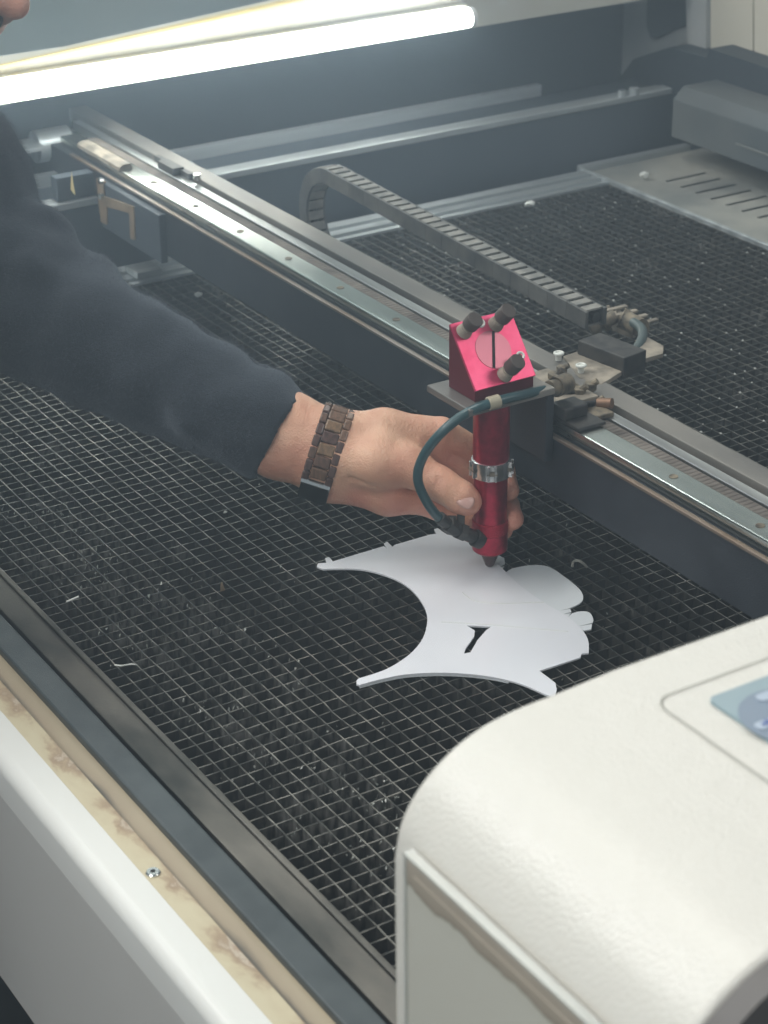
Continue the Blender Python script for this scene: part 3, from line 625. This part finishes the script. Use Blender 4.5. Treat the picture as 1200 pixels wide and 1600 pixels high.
# loose soot dust inside the grid cells
bm = bmesh.new(); rs = random.Random(11)
for k in range(9000):
    band = rs.random() < .55
    cx_ = rs.gauss(-.262, .030) if band else -.30+.9*rs.random(); cy_ = rs.uniform(-.45, .68)
    if cx_ < -.32 or cx_ > .65: continue
    if noise.noise(Vector((cx_*26, cy_*16, 3))) < (.12 if band else .18): continue
    r0 = rs.random()
    z = rs.uniform(-.069, -.06) if r0 < .35 else rs.uniform(-.010, -.0005)
    if z > -.02:   # dust clings to the strips
        if rs.random() < .6: cy_ = GY1-round((GY1-cy_)/PYG)*PYG-.0007*rs.random()-.0006
        else: cx_ = GX0+round((cx_-GX0)/PXG)*PXG-.0010
    s_ = rs.uniform(.0004, .0017); p = Vector((cx_, cy_, z)); v = [bm.verts.new(p+Vector((rs.uniform(-s_, s_), rs.uniform(-s_, s_)*.6, rs.uniform(-s_, s_)*1.6))) for _ in range(4)]
    for f in ((0, 1, 2), (0, 2, 3), (0, 3, 1), (1, 3, 2)): bm.faces.new([v[i] for i in f])
for k in range(420):  # pale specks added on far slat crossings to imitate bright sparkles
    i_, j_ = rs.randrange(int(.47/PXG)), rs.randrange(int((GY1+.05)/PYG))
    cx_ = .66-i_*PXG; cx_ = GX0+round((cx_-GX0)/PXG)*PXG; cy_ = GY1-j_*PYG; s_ = rs.uniform(.0006, .0016)
    p = Vector((cx_, cy_, .0006)); v = [bm.verts.new(p+Vector((s_*a, s_*b_, s_*c_))) for a, b_, c_ in ((-1, -.8, 0), (1, -.6, 0), (.2, 1, 0), (0, 0, .9))]
    for f in ((0, 1, 2), (0, 2, 3), (0, 3, 1), (1, 3, 2)): bm.faces.new([v[i] for i in f])
du = obj('soot_crumbs_and_glints', bm, M['ring']); du['kind'] = 'stuff'; tag(du, 'grey soot and cutting crumbs in the grid and tray, plus added glint specks', 'crumbs')

# ================================================================== LIGHT TUBE
TY = .822
a = ony(-70, 148, TY); b2 = ony(738, 33, TY)
zt = (a.z+b2.z)/2
LT = thing('tube_light', 'glowing white tube light fixed along the far inner wall', 'tube light', ((a.x+b2.x)/2, TY, zt))
m = mat('lit_tube', (1, 1, 1), .4); bsdf(m).inputs['Emission Color'].default_value = (.97, 1, .95, 1); bsdf(m).inputs['Emission Strength'].default_value = 19
bm = bmesh.new(); tube(bm, [Vector((a.x, TY, zt)), Vector((b2.x-.006, TY, zt))], .0112, 24); obj('tube', bm, m, LT, smooth=True)
bm = bmesh.new(); cyl(bm, Vector((b2.x-.006, TY, zt)), Vector((b2.x, TY, zt)), .0116, 24); obj('end_cap', bm, M['lipwhite'], LT, smooth=True)
bm = bmesh.new(); box(bm, a.x, b2.x, TY+.010, .8445, zt-.003, zt+.012); obj('holder', bm, M['wallwhite'], LT)

# ================================================================== CONSOLE
CO = thing('control_console', 'cream textured control console with rounded edge and pale teal keypad', 'control console', (-.2, -.6, -.2))
CH_, CX_, CY_, CN = .25, -.408, -.508, -.704
pr = []
for (px, py) in [(1200, 945), (1060, 1001), (950, 1046), (870, 1080), (815, 1101)]:
    q = ony(px, py, CY_); pr.append((q.x, .2515 if px < 1000 else .2525))
pr = [(.10, .2530), (-.19, .2530)] + [(ony(*p, CY_).x, ony(*p, CY_).z) for p in arc([(870, 1078), (815, 1099), (768, 1121), (730, 1145), (697, 1173), (664, 1209), (638, 1248), (620, 1290), (612, 1340)], 4)]
pr[1] = (pr[2][0]+.03, .2525)
xf = pr[-1][0]
pr += [(xf, .1), (xf, -.94), (.10, -.94)]
bm = bmesh.new(); prism(bm, pr, 'y', CN, CY_); 
co = obj('housing', bm, M['cream'], CO, smooth=True)
b_ = co.modifiers.new('bevel', 'BEVEL'); b_.width = .004; b_.segments = 4; b_.limit_method = 'ANGLE'; b_.angle_limit = math.radians(60)
inner = [(x_+(.0005 if i > 1 else 0), z_-.0006) for i, (x_, z_) in enumerate(pr)]
bm = bmesh.new(); prism(bm, inner, 'y', CN-.012, CN-.0002); obj('end_cap', bm, M['greyend'], CO, smooth=True)  # near end of the housing, coloured as if in shade
# engraved outline and keypad (top surface z)
def topz(x): return .2528
zt2 = .2530
gx0, gy1 = -.2855, -.5385
kx0 = onz(1104, 1095, zt2)
gc = onz(1019, 1095, zt2)
loop = rrect(gc.x, .06, CN+.03, gc.y, .010, 8); loop.append(loop[0])
bm = bmesh.new()
for (p0, p1) in zip(loop, loop[1:]):
    p0 = Vector((*p0, 0)); p1 = Vector((*p1, 0))
    if (p1-p0).length < 1e-6: continue
    t = (p1-p0).normalized(); n_ = Vector((-t.y, t.x, 0))*.00040
    vv = [bm.verts.new((q.x, q.y, zt2+.0004)) for q in (p0-n_, p1-n_, p1+n_, p0+n_)]; bm.faces.new(vv)
top_plate = bmesh.new(); prism(top_plate, rrect(kx0.x, .04, CN+.04, kx0.y, .004, 6), 'z', zt2-.0003, zt2+.0016)
obj('panel_groove', bm, M['groove'], CO)
kp = obj('keypad', top_plate, M['disp'], CO, bevel=.0003)
zk = zt2+.0017
cc = onz(1234, 1118, zk); rad = (Vector((*onz(1153, 1112, zk).xy, 0))-Vector((*cc.xy, 0))).length
bm = bmesh.new(); cyl(bm, (cc.x, cc.y, zk), (cc.x, cc.y, zk+.0003), rad, 64); obj('dial_print', bm, M['disp2'], kp)
for p, k in (((1196, 1090), 0), ((1194, 1134), 1)):
    q = onz(*p, zk); bm = bmesh.new(); prism(bm, rrect(q.x-.0048, q.x+.0075, q.y-.0030, q.y+.0030, .0026), 'z', zk+.0003, zk+.0009); bb = obj('key_button', bm, M['disp3'], kp, bevel=.0002)
    if k == 0: continue
    bm = bmesh.new(); a = q.x+.001; b2_ = q.y
    prism(bm, [(a-.002, b2_-.001), (a-.002, b2_+.001), (a+.001, b2_+.001), (a+.001, b2_+.003), (a+.005, b2_), (a+.001, b2_-.003), (a+.001, b2_-.001)], 'z', zk+.0009, zk+.0012); obj('arrow_print', bm, M['disp4'], bb)
# clear cover plate on the console's front
M['cover'] = m = mat('stained_cover_plate', (.45, .44, .37), .25); bsdf(m).inputs['Coat Weight'].default_value = .6
z_d = onx(720, 1455, CX_-.004).z; z_t = onx(645, 1330, CX_-.004).z
g = N(m, 'ShaderNodeNewGeometry'); sp = N(m, 'ShaderNodeSeparateXYZ'); L(m, g.outputs['Position'], sp.inputs[0])
nz = N(m, 'ShaderNodeTexNoise', Scale=55, Detail=6); L(m, coords(m, (1, 1, 1)), nz.inputs['Vector'])
ma = N(m, 'ShaderNodeMath', operation='MULTIPLY_ADD'); ma.inputs[1].default_value = .009; L(m, nz.outputs[0], ma.inputs[0]); L(m, sp.outputs[2], ma.inputs[2])
mr = N(m, 'ShaderNodeMapRange'); mr.inputs[1].default_value = z_d-.004; mr.inputs[2].default_value = z_t+.004; L(m, ma.outputs[0], mr.inputs[0])
rc = N(m, 'ShaderNodeValToRGB'); e = rc.color_ramp.elements; e[0].position = .0; e[0].color = (.64, .63, .55, 1); e[1].position = 1; e[1].color = (.56, .51, .42, 1)
for pos, c_ in ((.25, (.62, .61, .53)), (.29, (.26, .225, .17)), (.34, (.40, .35, .28)), (.75, (.50, .44, .36))): x = e.new(pos); x.color = (*c_, 1)
L(m, mr.outputs[0], rc.inputs[0]); L(m, rc.outputs[0], bsdf(m).inputs['Base Color'])
obj('cover_plate', bx(xf-.0045, xf-.0003, CN+.004, -.5275, -.2, .2065), M['cover'], CO, bevel=.0006)
M['clear'] = m = mat('clear_acrylic_edge', (.80, .82, .78), .08); bsdf(m).inputs['Transmission Weight'].default_value = .5
bm = bmesh.new(); box(bm, xf-.0052, xf-.0003, CN+.002, -.5262, .2067, .2082); box(bm, xf-.0052, xf-.0003, -.5273, -.5262, -.2, .2066); obj('cover_rim', bm, M['clear'], CO)
bm = bmesh.new(); box(bm, xf-.0049, xf-.0046, CN+.004, -.5340, -.2, .1995); obj('inner_label', bm, M['cover'], CO)

# ================================================================== PERSON
PE = thing('person', 'person in dark navy fleece leaning in and holding the red laser head', 'person', (-.62, .25, -.95))
D0 = 1.563
def H3(px, py, dmm=0): return W(px, py, D0+dmm/1000)
px2m = D0/F
def r_(mm): return mm/1000
palm = [  # (p, q, ra, rb)
    (H3(528, 690, 12), H3(600, 676, 12), 19, 17), (H3(600, 676, 12), H3(688, 676, 12), 17, 12),
    (H3(520, 715, 14), H3(684, 706, 22), 19, 12.5), (H3(515, 735, 16), H3(676, 740, 28), 18, 12.5),
    (H3(520, 752, 16), H3(606, 776, 16), 15, 13), (H3(606, 776, 16), H3(664, 782, 24), 13, 11.5),
    (H3(540, 716, 2), H3(590, 722, -3), 17, 19), (H3(590, 724, -3), H3(640, 728, -8), 18, 14.5),
    (H3(600, 700, 4), H3(640, 700, 10), 15, 12)]
wrist = [(H3(345, 622, 44), H3(451, 652, 22), 20, 19), (H3(335, 645, 44), H3(430, 704, 22), 20, 18.5), (H3(340, 634, 44), H3(441, 678, 20), 24, 23),
         (H3(454, 660, 22), H3(530, 682, 14), 19, 19.5), (H3(430, 704, 22), H3(512, 738, 14), 18.5, 18), (H3(441, 678, 20), H3(520, 708, 12), 23, 21)]
thumb = [(H3(636, 727, -8), H3(686, 755, -15), 14.5, 12.6), (H3(686, 755, -15), H3(700, 764, -15.5), 12.6, 11.9), (H3(700, 764, -15.5), H3(720, 777, -15), 11.9, 12.2), (H3(720, 777, -15), H3(731, 784, -14), 12.2, 10.6)]
index = [(H3(690, 676, 12), H3(744, 706, 30), 12, 10.5), (H3(744, 706, 30), H3(786, 738, 27), 10.2, 9), (H3(786, 738, 27), H3(795, 766, 13), 9, 8.2)]
middle = [(H3(684, 712, 22), H3(742, 752, 35), 12, 10.5), (H3(742, 752, 35), H3(792, 790, 28), 10.2, 9.3), (H3(792, 790, 28), H3(801, 811, 11), 9.3, 8.6)]
ring = [(H3(676, 745, 28), H3(732, 792, 36), 12, 10), (H3(732, 792, 36), H3(772, 815, 30), 10, 9), (H3(772, 815, 30), H3(786, 828, 16), 9, 7.6)]
little = [(H3(662, 782, 24), H3(706, 806, 30), 11, 9), (H3(706, 806, 30), H3(728, 816, 26), 9, 8), (H3(728, 816, 26), H3(738, 818, 18), 8, 7.4)]
creases = [(H3(706, 672, -2), H3(706, 742, 6)), (H3(640, 776, -14), H3(590, 766, -15)), (H3(590, 766, -15), H3(548, 748, -10)), (H3(706, 716, 8), H3(734, 742, 16)), (H3(648, 700, 0), H3(662, 726, -4))]
wr = [(684, 744, 679, 770, -28.5), (690, 747, 685, 773, -29), (470, 655, 466, 690, -2)]
def hand(P):
    def chain(lst, k=.004):
        d = None
        for a, b_, ra, rb in lst:
            c = cap(P, a, b_, ra/1000, rb/1000); d = c if d is None else smin(d, c, k)
        return d
    d = chain(palm, .010); d = smin(d, chain(wrist, .014), .014)
    d = smin(d, chain(thumb, .004), .008)
    for f in (index, middle, ring, little):
        c = chain(f, .003); d = smin(d, c, .0022)
    for a, b_ in creases:
        c = cap(P, a, b_, .0016); d = smax(d, -c, .0035)
    for (x1, y1, x2, y2, dd) in wr:
        c = cap(P, H3(x1, y1, dd), H3(x2, y2, dd), .0011); d = smax(d, -c, .0016)
    return d
pts = [p for l in (palm, thumb, index, middle, ring, little, wrist) for s in l for p in s[:2]]
lo = np.min([list(p) for p in pts], 0)-.032; hi_ = np.max([list(p) for p in pts], 0)+.032
hand_mesh = nets(hand, lo, hi_, .0010)
# head in its own frame
NT = W(34, 22, 1.60)
fwd = (IR*.93+IB*.10-IU*.28).normalized(); upv = (IU*.93-IB*.15+IR*.26); upv = (upv-fwd*upv.dot(fwd)).normalized(); sdv = fwd.cross(upv).normalized()
HC = NT-fwd*.108+upv*.040
AX = [list(sdv), list(fwd), list(upv)]
def hl(s, f, u): return HC+sdv*s+fwd*f+upv*u
neckb = hl(0, -.10, -.17)
def head(P):
    d = ell(P, hl(0, -.015, .035), AX, (.076, .098, .092))
    d = smin(d, ell(P, hl(0, .03, -.03), AX, (.060, .062, .080)), .03)
    d = smin(d, cap(P, hl(0, .045, -.085), hl(0, .062, -.095), .026, .020), .03)
    d = smin(d, cap(P, hl(-.03, .0, -.07), hl(.03, .0, -.07), .035), .03)
    for s in (-1, 1):
        d = smin(d, cap(P, hl(s*.036, .062, -.035), hl(s*.03, .066, -.02), .020), .02)
        d = smax(d, -cap(P, hl(s*.032, .103, .004), hl(s*.040, .098, .004), .012), .012)
        d = smin(d, cap(P, hl(s*.033, .078, .003), hl(s*.034, .078, .003), .013), .003)
        d = smin(d, ell(P, hl(s*.078, -.01, -.005), AX, (.010, .018, .032)), .006)
    d = smin(d, cap(P, hl(-.04, .080, .022), hl(.04, .080, .022), .011), .014)
    d = smin(d, cap(P, hl(0, .084, .010), hl(0, .100, -.034), .007, .012), .010)
    for s in (-1, 1): d = smin(d, cap(P, hl(s*.012, .090, -.040), hl(s*.012, .086, -.040), .008), .006)
    d = smin(d, cap(P, hl(-.018, .082, -.062), hl(.018, .082, -.062), .0065), .006)
    d = smin(d, cap(P, hl(-.016, .080, -.073), hl(.016, .080, -.073), .007), .006)
    d = smax(d, -cap(P, hl(-.02, .092, -.0675), hl(.02, .092, -.0675), .0015), .003)
    d = smin(d, cap(P, hl(0, -.03, -.06), neckb, .052, .058), .03)
    return d
cc_ = [hl(s, f, u) for s in (-.11, .11) for f in (-.17, .13) for u in (-.26, .15)]
head_mesh = nets(head, np.min([list(p) for p in cc_], 0), np.max([list(p) for p in cc_], 0), .0026)
# inner arm joins neck and hand inside the clothing
shL = W(-120, 280, 1.70); elb = W(35, 480, 1.67); cuffc = W(440, 678, 1.600)
chest = Vector((-.46, .33, .16)); shR = Vector((-.55, .17, .26)); pelv = Vector((-.66, .22, -.10))
def inner_arm(P):
    d = cap(P, neckb, (shL+shR)/2, .055, .06); d = smin(d, cap(P, (shL+shR)/2, shL, .05, .045), .02)
    d = smin(d, cap(P, shL, elb, .045, .038), .02); d = smin(d, cap(P, elb, H3(350, 632, 38), .038, .030), .02); return d
pp = [neckb, shL, shR, elb, H3(350, 632, 38)]
arm_mesh = nets(inner_arm, np.min([list(p) for p in pp], 0)-.07, np.max([list(p) for p in pp], 0)+.07, .006)
bo = mesh_obj('body', [hand_mesh, head_mesh, arm_mesh], M['skin'], PE, 2)
rp_ = [(H3(731, 786, -14), .016, 1), (H3(686, 755, -20), .012, .6), (H3(795, 762, 13), .014, .9), (H3(803, 812, 10), .016, 1), (H3(788, 830, 14), .014, .9), (H3(690, 668, 6), .012, .5), (H3(706, 720, 10), .016, .7),
       (H3(560, 782, 8), .016, .8), (H3(620, 792, 8), .018, .9), (H3(670, 800, 14), .018, .9), (H3(520, 765, 8), .014, .6), (H3(744, 706, 24), .012, .7), (H3(740, 760, 28), .014, .8), (NT, .03, .6), (H3(440, 720, 8), .02, .4)]
co = np.empty(len(bo.data.vertices)*3); bo.data.vertices.foreach_get('co', co); co = co.reshape(-1, 3)
rd = np.zeros(len(co))
for p, r, a in rp_: rd = np.maximum(rd, a*np.exp(-(np.linalg.norm(co-np.array(p), axis=1)/r)**2))
at = bo.data.attributes.new('redness', 'FLOAT', 'POINT'); at.data.foreach_set('value', rd.astype(np.float32))
# thumbnail
nc = W(728, 781, D0-.0276); naxis = (W(735, 785, D0-.0245)-W(700, 766, D0-.025)).normalized(); nup = (IB*.95+IU*.28+IR*.05); nup = (nup-naxis*nup.dot(naxis)).normalized(); nsd = naxis.cross(nup)
bm = bmesh.new(); gridv = []
for i in range(9):
    row = []
    for j in range(9):
        u = (i-4)/4; v = (j-4)/4; k = 1-.12*abs(v)**3
        sx_ = u*math.sqrt(max(0, 1-.42*v*v)); sy_ = v*math.sqrt(max(0, 1-.42*u*u))
        row.append(bm.verts.new(nc+naxis*sx_*.0070+nsd*sy_*.0062-nup*(.0021*sy_*sy_+.0016*sx_*sx_)+nup*.0004))
    gridv.append(row)
for i in range(8):
    for j in range(8): bm.faces.new((gridv[i][j], gridv[i+1][j], gridv[i+1][j+1], gridv[i][j+1]))
nl = obj('thumbnail', bm, M['nail'], PE, smooth='all'); so = nl.modifiers.new('s', 'SOLIDIFY'); so.thickness = .0010
# clothing
sl_ = [(W(452, 684, 1.586), 36.5), (W(400, 660, 1.596), 38), (W(310, 614, 1.622), 42), (W(230, 574, 1.638), 47), (W(150, 536, 1.652), 51), (W(60, 485, 1.67), 55), (W(-20, 400, 1.69), 57), (W(-62, 325, 1.70), 58), (W(-112, 262, 1.71), 60)]
folds = [(W(70, 350, 1.665), W(-10, 395, 1.63), 12), (W(98, 372, 1.675), W(50, 415, 1.625), 11), (W(140, 424, 1.675), W(120, 480, 1.615), 13), (W(160, 440, 1.67), W(170, 500, 1.61), 10),
         (W(372, 574, 1.63), W(350, 640, 1.578), 9), (W(340, 565, 1.635), W(300, 660, 1.582), 8), (W(240, 500, 1.655), W(215, 590, 1.600), 10), (W(430, 610, 1.60), W(395, 720, 1.590), 6), (W(285, 535, 1.64), W(290, 640, 1.588), 8)]
lumps = [(W(66, 352, 1.70), W(20, 400, 1.655), 12), (W(103, 390, 1.71), W(70, 440, 1.64), 13), (W(150, 419, 1.71), W(140, 470, 1.635), 14), (W(172, 450, 1.70), W(190, 520, 1.63), 9),
         (W(322, 545, 1.665), W(295, 600, 1.60), 9), (W(408, 588, 1.64), W(372, 640, 1.575), 11), (W(255, 502, 1.68), W(240, 560, 1.615), 8)]
def cloth(P):
    d = None
    for (a, ra), (b_, rb) in zip(sl_, sl_[1:]):
        c = cap(P, a, b_, ra/1000, rb/1000); d = c if d is None else smin(d, c, .012)
    for a, b_, r in folds: d = smin(d, cap(P, a, b_, r/1000), .018)
    for a, b_, r in lumps: d = smin(d, cap(P, a, b_, r/1000), .007)
    t = cap(P, shL, chest, .065, .12); t = smin(t, cap(P, chest, pelv, .125, .135), .06); t = smin(t, cap(P, shL, shR, .066, .066), .06)
    t = smin(t, cap(P, shR, chest, .07, .12), .05); t = smin(t, cap(P, shR, shR+Vector((-.10, -.02, -.27)), .055, .045), .04)
    t = smin(t, cap(P, shR+Vector((-.10, -.02, -.27)), shR+Vector((.02, .05, -.40)), .045, .036), .03)
    t = smin(t, cap(P, (shL+shR)/2, neckb, .07, .062), .04)
    d = smin(d, t, .03)
    # open cuff
    n_ = .0016*np.sin(P[..., 0]*95+2*np.sin(P[..., 2]*60))*np.sin(P[..., 2]*80+P[..., 1]*70)
    d = d+n_
    ca = cuffc; cn = (W(520, 706, 1.585)-W(440, 670, 1.6)).normalized(); cn = (cn+IU*-.02).normalized()
    cut = (P-np.array(W(441, 678, 1.60)))@np.array((IR*.865-IU*.50).normalized()); d = smax(d, cut, .003)
    hole = cap(P, W(480, 696, 1.583), W(380, 652, 1.598), .0335, .031); d = smax(d, -hole, .002)
    return d
allp = [p for p, _ in sl_]+[shL, shR, chest, pelv, neckb, shR+Vector((-.12, 0, -.4))]
cl_mesh = nets(cloth, np.min([list(p) for p in allp], 0)-.15, np.max([list(p) for p in allp], 0)+.15, .0030)
o = mesh_obj('sweater', [cl_mesh], M['sweater'], PE, 3)
# fleece fibres standing off the knitted surface
def fuzz(o, n, lo_, hi_):
    me = o.data; rs = np.random.default_rng(4)
    co = np.empty(len(me.vertices)*3); me.vertices.foreach_get('co', co); co = co.reshape(-1, 3)
    no = np.empty(len(me.vertices)*3); me.vertices.foreach_get('normal', no); no = no.reshape(-1, 3)
    pc = (co-CP)@RM; px_ = PX[0]+F*pc[:, 0]/-pc[:, 2]; py_ = PX[1]-F*pc[:, 1]/-pc[:, 2]
    ok = np.argwhere((px_ > -60) & (px_+.62*(py_-680) < 405) & (py_ > 120) & (py_ < 780))[:, 0]
    k = rs.choice(ok, n)
    p = co[k]+rs.normal(0, .0012, (n, 3)); d = no[k]+rs.normal(0, .55, (n, 3)); d /= np.linalg.norm(d, axis=1)[:, None]
    ln = rs.uniform(lo_, hi_, (n, 1)); sd = np.cross(d, rs.normal(0, 1, (n, 3))); sd /= np.linalg.norm(sd, axis=1)[:, None]
    bend = rs.normal(0, .35, (n, 3)); a = p-no[k]*.0006; w_ = .00007
    mid = a+d*ln*.5+bend*ln*.25; tip = a+d*ln+bend*ln
    V = np.stack([a-sd*w_, a+sd*w_, mid+sd*w_*.8, mid-sd*w_*.8, tip], 1).reshape(-1, 3)
    b0 = np.arange(n)*5; fs = [tuple(x) for x in np.stack([b0, b0+1, b0+2, b0+3], 1).tolist()]+[tuple(x) for x in np.stack([b0+3, b0+2, b0+4], 1).tolist()]
    me2 = bpy.data.meshes.new('fuzz'); me2.from_pydata(V.tolist(), [], fs); me2.materials.append(M['fibre'])
    f = bpy.data.objects.new('fleece_fuzz', me2); C.objects.link(f); f.parent = o; f.matrix_parent_inverse = o.matrix_world.inverted(); f['kind'] = 'stuff'
M['fibre'] = mat('backlit_navy_fibre', (.10, .115, .145), .6)  # fibres made paler than the fleece to imitate its backlit rim
fuzz(o, 110000, .0010, .0042)
bm = bmesh.new()
for s in (-.09, .09):
    tube(bm, catmull([pelv+Vector((0, s*.8, .02)), Vector((-.64, .22+s, -.5)), Vector((-.65, .22+s, -.90))], 6), [.10-.0035*i for i in range(13)], 20)
obj('trousers', bm, M['trousers'], PE, smooth=True)
for s in (-.09, .09):
    bm = bmesh.new(); obox(bm, Vector((-.61, .22+s, -.922)), X_, Vector((0, 1, 0)), Vector((0, 0, 1)), .27, .10, .056); obj('shoe', bm, M['blackp'], PE, bevel=.015)
def hair(P):
    d = ell(P, hl(0, -.028, .042), AX, (.086, .100, .100)); cutp = (P-np.array(hl(0, .055, .05)))@np.array((fwd*.8-upv*.6).normalized())
    return smax(d, cutp, .01)
hm = nets(hair, np.min([list(p) for p in cc_], 0), np.max([list(p) for p in cc_], 0), .004); mesh_obj('hair', [hm], M['hair'], PE, 1)
def mous(P):
    d = smin(cap(P, hl(-.026, .076, -.058), hl(0, .088, -.051), .0055, .0068), cap(P, hl(0, .088, -.051), hl(.026, .076, -.058), .0068, .0055), .004)
    return d
mm_ = nets(mous, np.min([list(hl(a, b_, c)) for a in (-.05, .05) for b_ in (.04, .11) for c in (-.08, -.03)], 0), np.max([list(hl(a, b_, c)) for a in (-.05, .05) for b_ in (.04, .11) for c in (-.08, -.03)], 0), .0015)
mesh_obj('moustache', [mm_], M['hair'], PE)

# ================================================================== WRIST WATCH
wc = W(511, 705, D0+.012)
wa = (IR*.952-IU*.305).normalized(); wb = (IU*.952+IR*.305).normalized(); wcx = wa.cross(wb).normalized()
if wcx.dot(IB) < 0: wcx = -wcx
WW = thing('wrist_watch', 'wooden link bracelet watch with dark clasp worn on the wrist', 'watch', wc)
A_, B_ = .0335, .0262
NL = 20
rs = random.Random(2)
def wp(t, rr=0): return wc+wb*(A_+rr)*math.cos(t)+wcx*(B_+rr)*math.sin(t)
ts = [0]; 
per = [0]; nS = 400
for i in range(nS): per.append(per[-1]+(wp(2*math.pi*(i+1)/nS)-wp(2*math.pi*i/nS)).length)
def tat(s): 
    s = s % per[-1]
    i = next(k for k in range(nS) if per[k+1] >= s); return 2*math.pi*(i+(s-per[i])/(per[i+1]-per[i]))/nS
pitch = per[-1]/NL
for i in range(NL):
    for col, offw, wd, st in ((0, 0, .0128, 0), (1, .0093, .0056, .5), (1, -.0093, .0056, .5)):
        t0 = tat((i+st)*pitch); p = wp(t0, .0004); tg = (wp(t0+.02)-wp(t0-.02)).normalized(); nm = wa.cross(tg).normalized()
        if nm.dot(p-wc) < 0: nm = -nm
        if 2.45 < t0 < 3.35: continue
        bm = bmesh.new(); obox(bm, p+wa*offw, wa, tg, nm, wd, pitch*.95, .0042); obj('bracelet_link', bm, M['wood%d' % rs.choice([0, 0, 1, 2, 3] if col == 0 else [0, 1, 2, 2])], WW, bevel=.0012)
lk = None
t0 = 2.72; p = wp(t0, .0012); tg = (wp(t0+.02)-wp(t0-.02)).normalized(); nm = wa.cross(tg).normalized()
if nm.dot(p-wc) < 0: nm = -nm
if tg.dot(wb) > 0: tg = -tg
bm = bmesh.new(); obox(bm, p+tg*.002, wa, tg, nm, .0225, .024, .0042); obj('clasp', bm, M['clasp'], WW, bevel=.0008)
bm = bmesh.new(); obox(bm, p-tg*.0106, wa, tg, nm, .0228, .0009, .0046); obox(bm, p+tg*.002+wa*.0114, wa, tg, nm, .0006, .020, .0044); obj('clasp_edge', bm, M['steel'], WW)

# ================================================================== AIR
hz = bmesh.new(); box(hz, -1.6, 2.2, -1.6, 3.9, -1.96, 1.2)
m = bpy.data.materials.new('smoky_air'); m.use_nodes = True; nt = m.node_tree; nt.nodes.remove(nt.nodes['Principled BSDF'])
pv = nt.nodes.new('ShaderNodeVolumePrincipled'); pv.inputs['Color'].default_value = (.66, .84, 1, 1); pv.inputs['Anisotropy'].default_value = .68; pv.inputs['Density'].default_value = .195
nt.links.new(pv.outputs[0], nt.nodes['Material Output'].inputs['Volume'])
if True:
    o = obj('haze', hz, m); o['kind'] = 'stuff'
    fl.scale = (1, 1, 1)
